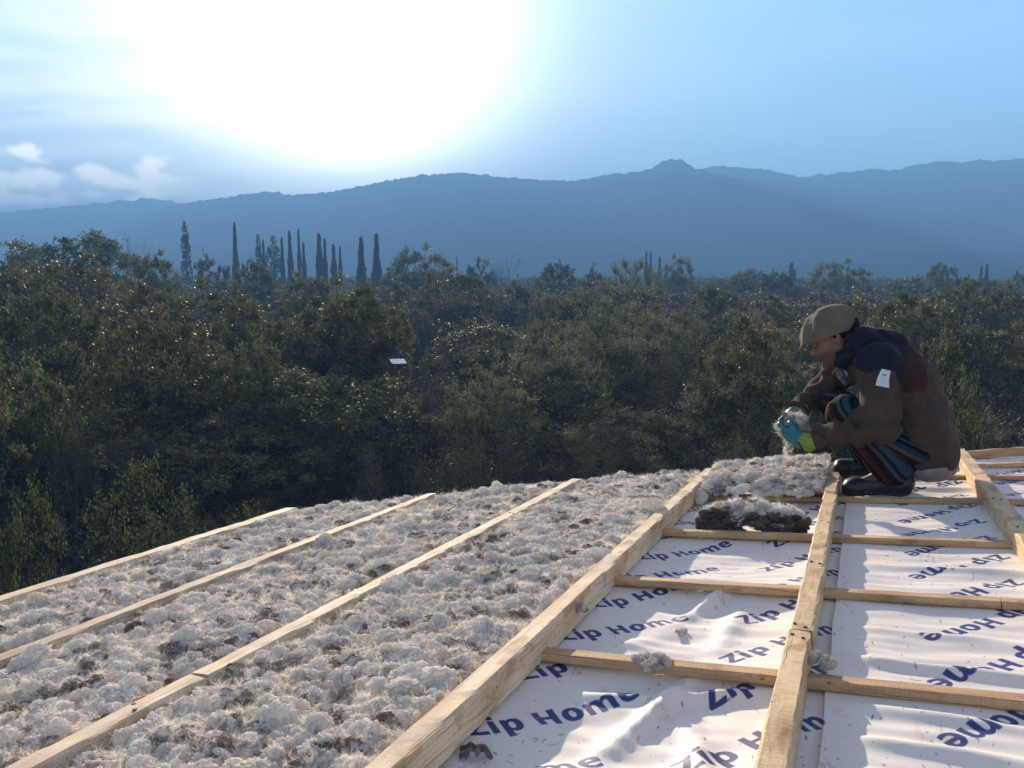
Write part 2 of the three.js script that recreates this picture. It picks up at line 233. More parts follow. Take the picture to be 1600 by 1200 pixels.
{
  const LV = [-0.76, -0.06], RV = [-0.093, 1.107], U = [0.62, 5.6];
  sheet('membrane', LV[0], LV[1], U[0], 4.6, 0.011, sheetMat(sheetTex(LV[0], LV[1], U[0], 4.6, 640, 2048, false, 5)), (v, u) => hang(v, u, 0.034, 4) + bump(v, u, LEFT_BUMPS), true);
  const r = sheet('membrane', RV[0], RV[1], U[0], U[1], 0.012, sheetMat(sheetTex(RV[0], RV[1], U[0], U[1], 1024, 2048, true, 9)), (v, u) => hang(v, u, 0.012, 9) + 0.003 + bump(v, u, RIGHT_BUMPS) * smooth(-0.09, 0.02, v) + 0.0045 * noise(v * 1.4, u * 11, 6) * smooth(-0.09, 0.05, v), true);
  r.userData.label = 'printed white membrane sheet lapped over, lettering upside down';
  const plain = new THREE.MeshStandardMaterial({ color: RGB(0.78, 0.76, 0.74), roughness: 0.6 });
  sheet('hidden', -2.36, -0.755, -1.4, 4.6, 0.06, plain, () => -0.03, true);
  sheet('hidden', -0.755, 2.1, -1.4, 0.625, 0.05, plain, () => -0.03, false);
  sheet('hidden', 1.1, 2.1, 0.625, 6, 0.05, plain, () => -0.034, true);
}
// battens under the beams, then the beams
BAT.forEach(([u, k], i) => {
  const v1 = 2.05, v0 = -0.72, sp = i === 1 ? 0.29 : i === 2 ? 0.283 : 0.5 + 0.3 * Math.sin(i * 7);
  let a = v0;
  for (const e of [sp + 0.55 * (i % 2), v1]) {
    if (e <= a) continue;
    const L = e - a, m = mesh('batten', bar(0.042, 0.021, L, 40 + i * 3 + (a > v0 ? 1 : 0), 0, 0.0015), woodMats[2], house);
    const x0 = V(a, -0.021, -(u + k * (a - 0.2))), x1 = V(e, -0.021, -(u + k * (e - 0.2)));
    m.position.copy(x0); m.rotation.y = -Math.PI / 2 + Math.atan2(x0.z - x1.z, x1.x - x0.x); a = e + 0.002;
  }
});
const BW = [0.062, 0.05, 0.05, 0.05, 0.047, 0.058, 0.05, 0.05], BEAM_LABEL = ['outermost roof beam along the open left edge', 'second roof beam from the left between two wool bays', 'third roof beam from the left between two wool bays', 'roof beam between the wool and the printed membrane', 'jointed roof beam over the seam of the membranes', 'pale roof beam behind the crouching man'];
const nailMat = new THREE.MeshStandardMaterial({ color: RGB(0.07, 0.06, 0.055), roughness: 0.55, metalness: 0.7 });
BEAM_V.forEach((v, i) => {
  const end = i === 4 ? 4.3 : eaveU(v) - 0.02 + (i === 5 ? -0.08 : 0), H = 0.065 + (i === 3 ? 0.004 : 0);
  const runs = i === 4 ? [[-1.4, 1.842], [1.845, end]] : i === 2 ? [[-1.4, 1.28], [1.283, end]] : [[-1.4, end]];
  runs.forEach(([a, b], k) => {
    const m = mesh('beam', bar(BW[i], H, b - a, 5 + i * 4 + k), woodMats[woodOf[i]], house); m.position.set(v + (k ? 0.002 : 0), -0.0225, -a); if (BEAM_LABEL[i] && k === runs.length - 1) m.userData.label = BEAM_LABEL[i];
    if (i === 4 || i === 2 || i === 5) for (const u of k || i === 5 ? [b * 0 + (i === 5 ? 3.4 : 1.87), 2.4, 2.93] : [1.8, 1.12]) if (u > a && u < b) for (const s of [-0.012, 0.011]) {
      const n = mesh('nail_head', new THREE.CylinderGeometry(0.0042, 0.0042, 0.003, 10), nailMat, m); n.position.set(s + 0.004 * Math.sin(u * 9), H + 0.0004, -(u - a) + s * 0.8);
    }
  });
});
// the eave board that closes the far edge on the right, the boarding under the sheets and the walls below
{
  const e0 = V(0.3, -0.03, -(eaveU(0.3) + 0.02)), e1 = V(2.1, -0.03, -(eaveU(2.1) + 0.02)), m = mesh('eave_board', bar(0.024, 0.045, e0.distanceTo(e1), 71), woodMats[2], house);
  m.position.copy(e0); m.rotation.y = Math.atan2(-(e1.x - e0.x), -(e1.z - e0.z));
  const deck = new THREE.Shape(); deck.moveTo(-2.36, -1.4); for (const [v, u] of EAVE) if (v > -2.34 && v < 2.1) deck.lineTo(v, u - 0.03); deck.lineTo(2.1, eaveU(2.1) - 0.03); deck.lineTo(2.1, -1.4); deck.closePath();
  const dg = new THREE.ExtrudeGeometry(deck, { depth: 0.025, bevelEnabled: false }); dg.rotateX(-Math.PI / 2); 
  const d = mesh('roof_deck', dg, new THREE.MeshStandardMaterial({ color: RGB(0.36, 0.25, 0.15), roughness: 0.85 }), house); d.position.y = -0.105;
  const wallMat = new THREE.MeshStandardMaterial({ map: dataTex(256, 256, (x, y) => { const n = 0.5 + fbm(x * 8, y * 8, 5, 5) * 0.6; return [0.62 * n + 0.25, 0.5 * n + 0.21, 0.38 * n + 0.18]; }), roughness: 0.95 });
  const C = [[-2.1, -1.2], [-2.1, 2.8], [1.9, 5.3], [1.9, -1.2]], inv = ROOF_Q.clone().invert();
  for (let i = 0; i < 4; i++) {
    const a = roofPt(C[i][0], C[i][1], -0.11), b = roofPt(C[(i + 1) % 4][0], C[(i + 1) % 4][1], -0.11), t = V(b.x - a.x, 0, b.z - a.z).normalize(), nrm = V(-t.z, 0, t.x).multiplyScalar(0.12), pos = [];
    for (const s of [-1, 1]) for (const [p, y] of [[a, -0.9], [b, -0.9], [b, b.y], [a, a.y]]) pos.push(p.x + nrm.x * s, y, p.z + nrm.z * s);
    const g = new THREE.BufferGeometry(); g.setAttribute('position', new THREE.Float32BufferAttribute(pos, 3)); g.setIndex([0, 1, 2, 0, 2, 3, 4, 6, 5, 4, 7, 6, 0, 4, 1, 1, 4, 5, 3, 2, 6, 3, 6, 7, 0, 3, 7, 0, 7, 4, 1, 5, 6, 1, 6, 2]);
    g.setAttribute('uv', new THREE.Float32BufferAttribute([0, 0, 3, 0, 3, 3, 0, 3, 0, 0, 3, 0, 3, 3, 0, 3], 2)); g.translate(-ROOF_O.x, -ROOF_O.y, -ROOF_O.z); g.applyQuaternion(inv); const f = g.toNonIndexed(); f.computeVertexNormals(); mesh('wall', f, wallMat, house);
  }
}
// ------------------------------------------------------------------ raw wool
const woolMat = new THREE.MeshPhysicalMaterial({ vertexColors: true, roughness: 1, specularIntensity: 0.1, transmission: 0.5, thickness: 0, side: THREE.DoubleSide });
const fibreMat = new THREE.MeshPhysicalMaterial({ vertexColors: true, roughness: 0.9, specularIntensity: 0.2, transmission: 0.6, thickness: 0, side: THREE.DoubleSide });
// one lump of fleece about 1 across: folded, curled, with combed ridges
function lump(seed, detail, flat, brown = 0) {
  const g0 = mergeVertices(new THREE.IcosahedronGeometry(1, detail).deleteAttribute('normal').deleteAttribute('uv')), p = g0.attributes.position, col = [], r = rng(seed), ax = V(r() - .5, r() - .5, r() - .5).normalize();
  for (let i = 0; i < p.count; i++) {
    const q = V().fromBufferAttribute(p, i), w = V(noise(q.x * 1.3, q.y * 1.3, seed), noise(q.y * 1.3, q.z * 1.3, seed + 5), noise(q.z * 1.3, q.x * 1.3, seed + 9)).multiplyScalar(0.9).add(q);
    const a = Math.abs(noise(w.x * 1.25 + seed, w.y * 1.25, w.z * 1.25)), b = Math.abs(noise(w.x * 2.9, w.y * 2.9 + seed, w.z * 2.9)), c = Math.abs(noise(w.x * 7, w.y * 7, w.z * 7 + seed)), t = q.dot(ax) * 4 + 2.2 * w.x, rid = noise(t * 1.8, w.y * 1.4, w.z * 1.4 + seed);
    const k = 0.70 + 0.50 * a + 0.22 * b + 0.07 * c + 0.08 * rid; q.multiplyScalar(k); q.y *= flat; p.setXYZ(i, q.x, q.y, q.z);
    const n = clamp(1.0 + 0.2 * noise(w.x * 2, w.y * 2, w.z * 2 + seed) + 0.2 * noise(w.x * 7, w.y * 7, w.z * 7), 0.82, 1.03), y = 0.04 * noise(w.x, w.y, 7 + seed); const br = brown * smooth(-0.12, 0.3, noise(q.x * 1.1 + seed, q.y * 1.1, q.z * 1.1) + 0.5 * noise(w.x * 4, w.y * 4, w.z * 4) + (brown - 0.55) * 0.8); col.push(mix(n, 0.30, br), mix(n * (0.992 - y), 0.23, br), mix(n * (0.982 - 2 * y), 0.19, br));
  }
  g0.setAttribute('color', new THREE.Float32BufferAttribute(col, 3)); g0.computeVertexNormals(); return g0;
}
// a wisp: fine curled fibres springing from one place, about 1 long
function wisp(seed, n, spread, wide) {
  const r = rng(seed), pos = [], idx = [], col = [], D = V(0, 1, 0);
  for (let f = 0; f < n; f++) {
    const d = V((r() - .5) * 2 * spread, 0.12 + r() * 0.55, (r() - .5) * 2 * spread).normalize(), p = V((r() - .5) * 0.5, -0.1, (r() - .5) * 0.5), curl = V(r() - .5, (r() - .5) * 0.6 - 0.12, r() - .5).multiplyScalar(0.55), L = 0.5 + r() * 0.6, S = 6, side = V(r() - .5, r() - .5, r() - .5).cross(d).normalize(), c = 0.75 + 0.35 * r(), o = pos.length / 3;
    const ph = r() * 6, fr = 5 + 5 * r();
    for (let s = 0; s <= S; s++) { const w = wide * (1 - 0.75 * s / S); const z = V().copy(side).multiplyScalar(0.05 * Math.sin(ph + s * fr)); pos.push(p.x + z.x - side.x * w, p.y + z.y - side.y * w, p.z + z.z - side.z * w, p.x + z.x + side.x * w, p.y + z.y + side.y * w, p.z + z.z + side.z * w); col.push(c, c, c * 0.98, c, c, c * 0.98); p.addScaledVector(d, L / S); d.addScaledVector(curl, 1.5 / S).normalize(); }
    for (let s = 0; s < S; s++) { const a = o + 2 * s; idx.push(a, a + 1, a + 2, a + 1, a + 3, a + 2); }
  }
  return build(pos, idx, col);
}
const LUMPS = [0, 1, 2, 3, 4, 5, 6, 7].map((i) => lump(101 + i * 17, 13, [0.6, 0.7, 0.55, 0.75, 0.65, 0.5, 0.6, 0.7][i], [0, 0, 0, 0, 0.75, 0.9, 0.6, 1][i])), WISPS = [0, 1, 2, 3].map((i) => wisp(201 + i, 22, [0.9, 1.3, 0.7, 1.6][i], 0.012));
// the colour of fleece at a place: cream, here and there yellowish, grey or brown
function fleece(x, z, r) {
  const brown = smooth(0.14, 0.46, fbm(x * 9, z * 9, 31, 3) + 0.22 * (r() - 0.5)), yel = smooth(0.1, 0.5, noise(x * 7, z * 7, 61)) * r();
  const b = clamp(brown * (0.1 + 0.4 * r()) + 0.14 * r() * r()), l = 0.94 + 0.06 * r();
  return [mix(0.985 * l, 0.32, b), mix((0.948 - 0.01 * yel) * l, 0.245, b), mix((0.885 - 0.07 * yel) * l, 0.195, b)];
}
function instances(name, geo, mat, list, parent) {
  const m = new THREE.InstancedMesh(geo, mat, list.length); m.name = name; shadows(m); const M = new THREE.Matrix4(), q = new THREE.Quaternion(), c = new THREE.Color();
  list.forEach((e, i) => { q.setFromEuler(new THREE.Euler(...e.r)); M.compose(V(...e.p), q, e.s.isVector3 ? e.s : V(e.s, e.s, e.s)); m.setMatrixAt(i, M); m.setColorAt(i, c.setRGB(...e.c)); });
  m.userData.kind = 'stuff'; if (parent) parent.add(m); return m;
}
// fleece filled into an area of the roof: a lumpy bed, lumps on it and loose fibres over all
function woolFill(label, v0, v1, uF, uB, depth, seed, per = 1, group) {
  const r = rng(seed), root = thing('wool_insulation'), uS = typeof uF === 'number' ? () => uF : uF, uA = uS((v0(2) + v1(2)) / 2); onRoof(root); tag(root, label, 'wool', group, 'stuff');
  const bed = (v, u) => { const e = Math.min(1, Math.min(v - v0(u), v1(u) - v) / 0.04 + 0.55), d = depth(v, u); return d * (0.72 + 0.28 * clamp(e)) + 0.055 * (billow(v * 9, u * 9, seed, 3) - 0.17) + 0.012 * noise(v * 5, u * 5, seed) - 0.02; };
  const st = 0.009, pos = [], idx = [], col = []; let U1 = -9, nu; const nv = 58; for (let i = 0; i <= nv; i++) U1 = Math.max(U1, uB(v0(2) + (v1(2) - v0(2)) * i / nv)); nu = Math.ceil((U1 - uA) / st);
  for (let i = 0; i <= nv; i++) for (let j = 0; j <= nu; j++) { let u = mix(uA, U1, j / nu), v = mix(v0(u), v1(u), i / nv); u = mix(uS(v), uB(v), j / nu); pos.push(v, bed(v, u), -u); const c = fleece(v + 0.01 * r(), u, () => 0.5), k = 0.98 + 0.1 * noise(v * 60, u * 60, 3); col.push(c[0] * k, c[1] * k, c[2] * k); }
  for (let i = 0; i < nv; i++) for (let j = 0; j < nu; j++) { const a = i * (nu + 1) + j, b = a + nu + 1; idx.push(a, b, a + 1, b, b + 1, a + 1); }
  mesh('wool_bed', build(pos, idx, col), woolMat, root);
  const L = LUMPS.map(() => []), W = WISPS.map(() => []), area = (v1(2) - v0(2)) * (uB((v0(2) + v1(2)) / 2) - uA);
  for (let k = 0; k < area * 2500 * per; k++) {
    const qv = r(), qu = r(), um = mix(uA, uB((v0(2) + v1(2)) / 2), qu), v = mix(v0(um) + 0.02, v1(um) - 0.02, qv), u = mix(uS(v), uB(v) - 0.01, qu), s = 0.010 + 0.017 * r() ** 1.6 + (r() < 0.1 ? 0.014 * r() : 0), c = fleece(v, u, r);
    const dk = fbm(v * 8, u * 8, 71, 3) + 0.35 * (r() - 0.5), sz = dk > 0.085 ? Math.min(s, 0.021) : s; L[dk > 0.085 ? 4 + Math.floor(r() * 4) : Math.floor(r() * 4)].push({ p: [v, bed(v, u) + s * (0.1 + 0.35 * r()), -u], r: [(r() - .5) * 1.1, r() * 6.283, (r() - .5) * 1.1], s: V(sz * (0.8 + 0.7 * r()), sz * (0.75 + 0.5 * r()), sz * (0.8 + 0.5 * r())), c });
  }
  for (let k = 0; k < area * 5200 * per; k++) {
    const qv = r(), qu = r(), um = mix(uA, uB((v0(2) + v1(2)) / 2), qu), v = mix(v0(um) + 0.005, v1(um) - 0.005, qv), u = mix(uS(v), uB(v), qu), c = fleece(v, u, r);
    W[Math.floor(r() * W.length)].push({ p: [v, bed(v, u) + 0.008 + 0.008 * r(), -u], r: [(r() - .5) * 1.6, r() * 6.283, (r() - .5) * 1.6], s: 0.010 + 0.018 * r(), c: c.map((x) => Math.min(1, x * 1.05)) });
  }
  L.forEach((l, i) => l.length && instances('wool_lump', LUMPS[i], woolMat, l, root)); W.forEach((l, i) => l.length && instances('wool_fibre', WISPS[i], fibreMat, l, root));
  return root;
}
{
  const E = (v) => eaveU(v) - 0.01, full = () => 0.058;
  [[0, 'raw wool filling the outermost roof bay on the left', 900], [1, 'raw wool filling the middle bay between second and third beams', 901], [2, 'raw wool filling the wide bay left of the printed membrane', 902]].forEach(([i, label, seed]) =>
    woolFill(label, () => BEAM_V[i] + 0.026, () => BEAM_V[i + 1] - 0.026, 0.45, E, (v, u) => 0.036 + 0.010 * noise(v * 3, u * 2.2, seed), seed));
  const near = (v) => 3.60 + 0.09 * noise(v * 9, 3, 1) + 0.25 * smooth(-0.5, -0.66, v) * 0 ;
  woolFill('raw wool just laid below the man\'s hands between two beams', () => BEAM_V[3] + 0.026, () => BEAM_V[4] - 0.024, (v) => 3.53 + 0.11 * noise(v * 8, 3, 1) + 0.05 * noise(v * 25, 5, 1), (v) => eaveU(v) - 0.005, (v, u) => 0.055 * smooth(3.42, 3.72, u + 0.08 * noise(v * 14, 2, 8)) + 0.018, 903, 1.15);
}
// a loose piece of fleece standing by itself: several lumps grown into one heap, fibres over it
function fleecePiece(name, label, at, size, n, dark, seed, flat = 0.75) {
  const r = rng(seed), root = thing(name); onRoof(root); root.position.copy(roofPt(...at)); tag(root, label, 'wool'); const L = LUMPS.map(() => []), W = WISPS.map(() => []);
  for (let k = 0; k < n; k++) {
    const a = r() * 6.283, q = Math.sqrt(r()), x = Math.cos(a) * q * size[0], z = Math.sin(a) * q * size[2], y = size[1] * (0.25 + 0.75 * Math.sqrt(Math.max(0, 1 - q * q)) * r()), b = dark(x / size[0], y / size[1], z / size[2], r), s = Math.min(...size) * (0.34 + 0.4 * r()), l = 0.8 + 0.2 * r();
    const c = [mix(0.95 * l, 0.09, b), mix(0.91 * l, 0.066, b), mix(0.85 * l, 0.056, b)];
    L[k % 4].push({ p: [x, y, z], r: [(r() - .5) * 2, r() * 6.283, (r() - .5) * 2], s: V(s * (0.9 + 0.8 * r()), s * flat, s), c });
    for (let j = 0; j < 3; j++) W[(k + j) % W.length].push({ p: [x * 1.06, y + s * 0.2, z * 1.06], r: [(r() - .5) * 3, r() * 6.283, (r() - .5) * 3], s: s * (0.9 + r()), c: c.map((v) => Math.min(1, v * 1.1)) });
  }
  L.forEach((l, i) => l.length && instances('wool_lump', LUMPS[i], woolMat, l, root)); W.forEach((l, i) => l.length && instances('wool_fibre', WISPS[i], fibreMat, l, root)); return root;
}
{
  // a long low roll of fleece: pale on top, dark brown along the side turned to us
  const c = fleecePiece('wool_clump', 'dark-sided clump of fleece lying on the membrane below the man', [-0.40, 3.05, -0.02], [0.185, 0.075, 0.075], 0, () => 0, 41), r = rng(411), L = LUMPS.map(() => []), W = WISPS.map(() => []);
  for (let k = 0; k < 330; k++) {
    const t = r() * 2 - 1, env = Math.sqrt(1 - t * t * 0.86), a = r() * Math.PI, x = 0.18 * t, y = 0.108 * env * Math.sin(a) * (0.8 + 0.3 * noise(t * 4, 3)) + 0.006, z = 0.075 * env * Math.cos(a), front = smooth(-0.02, 0.05, z - 0.35 * (y - 0.05)), patch = noise(x * 22, y * 30, z * 20), dark = clamp(front * (y < 0.06 + 0.03 * patch ? 0.8 : 0.15) + 0.8 * patch), s = 0.012 + 0.014 * r();
    const tn = r(), q = dark > 0.45 ? [0.21, 0.17, 0.145].map((v) => v * (0.55 + 0.9 * tn)) : [0.96, 0.92, 0.86].map((v) => v * (0.9 + 0.1 * tn));
    L[dark > 0.2 && dark <= 0.45 ? 4 + k % 4 : k % 4].push({ p: [x, y, z], r: [(r() - .5) * 1.2, r() * 6.283, (r() - .5) * 1.2], s: V(s * 1.5, s * 0.8, s), c: q });
    for (let j = 0; j < 3; j++) W[(k + j) % 4].push({ p: [x * 1.03, y + 0.004, z * 1.05], r: [(r() - .5) * 3, r() * 6.283, (r() - .5) * 3], s: 0.016 + 0.018 * r(), c: q.map((v) => Math.min(1, v * 1.25)) });
  }
  L.forEach((l, i) => l.length && instances('wool_lump', LUMPS[i], woolMat, l, c)); W.forEach((l, i) => l.length && instances('wool_fibre', WISPS[i], fibreMat, l, c));
}
fleecePiece('wool_tuft', 'grey tuft of wool caught on the near batten left of the jointed beam', [-0.44, 1.69, -0.012], [0.04, 0.03, 0.022], 18, (x, y, z, r) => 0.2 * r(), 43);
fleecePiece('wool_tuft', 'tiny curl of wool alone on the white membrane between lettering', [-0.45, 2.02, -0.055], [0.016, 0.013, 0.012], 7, (x, y, z, r) => 0.2 * r(), 44);
fleecePiece('wool_tuft', 'small brown tuft lying in the shadow of the long beam', [-0.66, 1.27, -0.03], [0.035, 0.014, 0.018], 12, (x, y, z, r) => 0.5 + 0.4 * r(), 45);
fleecePiece('wool_tuft', 'brownish wisp of wool stuck at the foot of the long beam', [-0.672, 1.93, 0.01], [0.014, 0.03, 0.016], 8, (x, y, z, r) => 0.1 + 0.3 * r(), 46);
fleecePiece('wool_tuft', 'pale strand of wool draped over the joint of the beam', [-0.105, 1.74, 0.012], [0.03, 0.02, 0.02], 7, (x, y, z, r) => 0.1 + 0.2 * r(), 47);
// ------------------------------------------------------------------ the crouching man
// local axes: x to the right of the picture, y up, z towards the viewer; he faces -x, his left side to us
const vlen = (x, y, z) => Math.sqrt(x * x + y * y + z * z);
const smin = (a, b, k) => { const h = Math.max(k - Math.abs(a - b), 0) / k; return Math.min(a, b) - h * h * k * 0.25; };
function cap(a, b, ra, rb) { const ax = a[0], ay = a[1], az = a[2], bx = b[0] - ax, by = b[1] - ay, bz = b[2] - az, L = bx * bx + by * by + bz * bz || 1e-9; return (x, y, z) => { const t = clamp(((x - ax) * bx + (y - ay) * by + (z - az) * bz) / L); return vlen(x - ax - bx * t, y - ay - by * t, z - az - bz * t) - (ra + (rb - ra) * t); }; }
function ell(c, r, f, u) { // ellipsoid with radii along forward f, up u and side
  const s = [f[1] * u[2] - f[2] * u[1], f[2] * u[0] - f[0] * u[2], f[0] * u[1] - f[1] * u[0]], m = Math.min(...r);
  return (x, y, z) => { x -= c[0]; y -= c[1]; z -= c[2]; const p = (x * f[0] + y * f[1] + z * f[2]) / r[0], q = (x * u[0] + y * u[1] + z * u[2]) / r[1], w = (x * s[0] + y * s[1] + z * s[2]) / r[2], k = vlen(p, q, w); return (k - 1) * m * (k > 1 ? 1 : 1); };
}
const blend = (list, k) => (x, y, z) => { let d = 1e3; for (const f of list) d = smin(d, f(x, y, z), k); return d; };
function sdfMesh(f, lo, hi, cell, color, uvf) {
  const size = Math.max(hi[0] - lo[0], hi[1] - lo[1], hi[2] - lo[2]) + 6 * cell, R = Math.ceil(size / cell), half = R * cell / 2, c = [0, 1, 2].map((i) => (lo[i] + hi[i]) / 2);
  const mc = new MarchingCubes(R, new THREE.MeshBasicMaterial(), false, false, 400000); mc.isolation = 0; mc.reset();
  const P = (i) => (i - R / 2) / (R / 2) * half;
  for (let k = 0; k < R; k++) { const z = c[2] + P(k), oz = z < lo[2] - 2.5 * cell || z > hi[2] + 2.5 * cell; for (let j = 0; j < R; j++) { const y = c[1] + P(j), oy = oz || y < lo[1] - 2.5 * cell || y > hi[1] + 2.5 * cell; for (let i = 0; i < R; i++) mc.field[k * R * R + j * R + i] = oy ? -1 : -f(c[0] + P(i), y, z); } }
  mc.update(); const n = mc.count, pos = new Float32Array(n * 3), e = cell * 0.4;
  for (let i = 0; i < n * 3; i++) pos[i] = mc.positionArray[i] * half + c[i % 3];
  let g = new THREE.BufferGeometry(); g.setAttribute('position', new THREE.BufferAttribute(pos, 3)); g = mergeVertices(g, cell * 0.02);
  const p = g.attributes.position, nor = new Float32Array(p.count * 3), col = new Float32Array(p.count * 3), uv = new Float32Array(p.count * 2);
  for (let i = 0; i < p.count; i++) {
    const x = p.getX(i), y = p.getY(i), z = p.getZ(i), N = V(f(x + e, y, z) - f(x - e, y, z), f(x, y + e, z) - f(x, y - e, z), f(x, y, z + e) - f(x, y, z - e)).normalize(); N.toArray(nor, i * 3);
    const q = color ? color(x, y, z, N) : [1, 1, 1]; col.set(q, i * 3); uv.set(uvf ? uvf(x, y, z) : [x, y], i * 2);
  }
  g.setAttribute('normal', new THREE.BufferAttribute(nor, 3)); g.setAttribute('color', new THREE.BufferAttribute(col, 3)); g.setAttribute('uv', new THREE.BufferAttribute(uv, 2)); return g;
}
// a place given as seen on the plane z = 0, moved to depth z along the sight line
const J = (x, y, z) => { const k = 1 - z / 3.69; return [x * k, 0.9 - (0.9 - y) * k, z]; };
{
  const hipL = J(0.165, 0.205, -0.045), hipR = J(0.16, 0.205, -0.2), kneeL = J(-0.135, 0.325, 0.02), kneeR = J(-0.165, 0.355, -0.25), ankL = J(0.062, 0.09, 0), ankR = J(-0.03, 0.135, -0.27);
  const pel = J(0.165, 0.21, -0.12), belly = J(0.125, 0.33, -0.12), chest = J(0.06, 0.46, -0.12), upper = J(-0.005, 0.55, -0.125), neck = J(-0.075, 0.605, -0.13), head = J(-0.193, 0.645, -0.13);
  const shL = J(-0.02, 0.535, 0.035), elL = J(0.0, 0.285, 0.085), wrL = J(-0.285, 0.19, 0.03), shR = J(-0.12, 0.535, -0.28), elR = J(-0.225, 0.41, -0.36), wrR = J(-0.325, 0.318, -0.19);
  const hf = [-0.88, -0.475, 0], hu = [-0.475, 0.88, 0], H = (f, u, s = 0) => [head[0] + hf[0] * f + hu[0] * u, head[1] + hf[1] * f + hu[1] * u, head[2] + s];

  // the body itself, one continuous figure
  const flesh = blend([cap(pel, belly, 0.105, 0.105), cap(belly, chest, 0.105, 0.105), cap(chest, upper, 0.11, 0.09), cap(upper, neck, 0.07, 0.055), cap(neck, H(-0.02, -0.03), 0.055, 0.055), cap(upper, shL, 0.07, 0.06), cap(upper, shR, 0.07, 0.06), cap(shL, elL, 0.05, 0.04), cap(elL, wrL, 0.038, 0.027), cap(shR, elR, 0.05, 0.04), cap(elR, wrR, 0.038, 0.027), cap(pel, hipL, 0.1, 0.085), cap(pel, hipR, 0.1, 0.085), cap(hipL, kneeL, 0.075, 0.052), cap(kneeL, ankL, 0.05, 0.035), cap(hipR, kneeR, 0.075, 0.052), cap(kneeR, ankR, 0.05, 0.035), cap(ankL, J(-0.07, 0.02, 0), 0.033, 0.022), cap(ankR, J(-0.12, 0.065, -0.27), 0.033, 0.022)], 0.05);
  const skull = blend([ell(H(-0.012, 0.03), [0.098, 0.085, 0.078], hf, hu), ell(H(0.03, -0.03), [0.062, 0.078, 0.062], hf, hu), cap(H(0.01, -0.075, 0.042), H(0.072, -0.098, 0.012), 0.02, 0.018), cap(H(0.01, -0.075, -0.042), H(0.072, -0.098, -0.012), 0.02, 0.018)], 0.03);
  const face = (x, y, z) => {
    let d = skull(x, y, z);
    d = smin(d, cap(H(0.088, 0.012), H(0.106, -0.03), 0.009, 0.012)(x, y, z), 0.016); d = smin(d, cap(H(0.09, -0.034, 0.011), H(0.09, -0.034, -0.011), 0.009, 0.009)(x, y, z), 0.01);
    d = smin(d, cap(H(0.082, 0.022, 0.035), H(0.082, 0.022, -0.035), 0.012, 0.012)(x, y, z), 0.016); d = smin(d, cap(H(0.088, -0.055, 0.012), H(0.088, -0.055, -0.012), 0.0085, 0.0085)(x, y, z), 0.01); d = smin(d, cap(H(0.086, -0.068, 0.01), H(0.086, -0.068, -0.01), 0.009, 0.009)(x, y, z), 0.01); d = smin(d, cap(H(0.076, -0.102, 0.008), H(0.076, -0.102, -0.008), 0.016, 0.016)(x, y, z), 0.016);
    d = smin(d, cap(H(0.058, -0.02, 0.043), H(0.05, -0.03, 0.05), 0.014, 0.01)(x, y, z), 0.02); d = smin(d, cap(H(0.058, -0.02, -0.043), H(0.05, -0.03, -0.05), 0.014, 0.01)(x, y, z), 0.02);
    for (const s of [1, -1]) { d = Math.max(d, -(vlen(...[0, 1, 2].map((i) => [x, y, z][i] - H(0.086, 0.004, 0.03 * s)[i])) - 0.014)); const e = ell(H(-0.012, -0.004, 0.076 * s), [0.018, 0.031, 0.009], hf, hu)(x, y, z); d = smin(d, Math.max(e, -ell(H(-0.008, -0.002, 0.085 * s), [0.009, 0.019, 0.006], hf, hu)(x, y, z)), 0.006); }
    d = smin(d, cap(H(-0.03, -0.05), neck, 0.052, 0.055)(x, y, z), 0.03); return d;
  };
  const skin = (x, y, z) => { const rx = x - head[0], ry = y - head[1], f = rx * hf[0] + ry * hf[1], u = rx * hu[0] + ry * hu[1], beard = smooth(-0.03, -0.06, u) * smooth(-0.03, 0.02, f) * 0.7, n = 0.9 + 0.3 * noise(x * 60, y * 60, z * 60); const lip = u < -0.05 && u > -0.072 && f > 0.088 ? 0.25 : 0; return [mix(0.27, 0.07, beard) * n, mix(mix(0.145, 0.10, lip), 0.045, beard) * n, mix(0.095, 0.035, beard) * n]; };
  const lo = head.map((v) => v - 0.16), hi = head.map((v) => v + 0.15);
  const gb = sdfMesh(flesh, [-0.42, -0.03, -0.5], [0.32, 0.72, 0.2], 0.014, skin), gh = sdfMesh(face, lo, hi, 0.0032, skin);
  const eyes = [1, -1].map((s) => { const g = new THREE.SphereGeometry(0.0125, 14, 10); g.translate(...H(0.078, 0.004, 0.03 * s)); const n = g.attributes.position.count, c = new Float32Array(n * 3); for (let i = 0; i < n; i++) { const dx = g.attributes.position.getX(i) - H(0.078, 0.004)[0], dy = g.attributes.position.getY(i) - H(0.078, 0.004)[1], f = dx * hf[0] + dy * hf[1]; c.set(f > 0.0098 ? [0.02, 0.013, 0.01] : [0.22, 0.2, 0.18], i * 3); } g.setAttribute('color', new THREE.BufferAttribute(c, 3)); return mergeVertices(g); });
  const man = mesh(numbered('person'), mergeGeometries([gb, gh, ...eyes]), new THREE.MeshPhysicalMaterial({ vertexColors: true, roughness: 0.55, specularIntensity: 0.6 }), scene);
  tag(man, 'person in flat cap, brown jacket and striped trousers crouching on the roof holding wool', 'person');
  man.position.copy(roofPt(0.02, 3.74)); man.rotation.y = -0.4249;

  // clothes
  const cloth = (r) => new THREE.MeshPhysicalMaterial({ vertexColors: true, roughness: 0.95, specularIntensity: 0.2, sheen: 0.25, sheenColor: RGB(0.5, 0.42, 0.36), sheenRoughness: 0.7, side: THREE.DoubleSide });
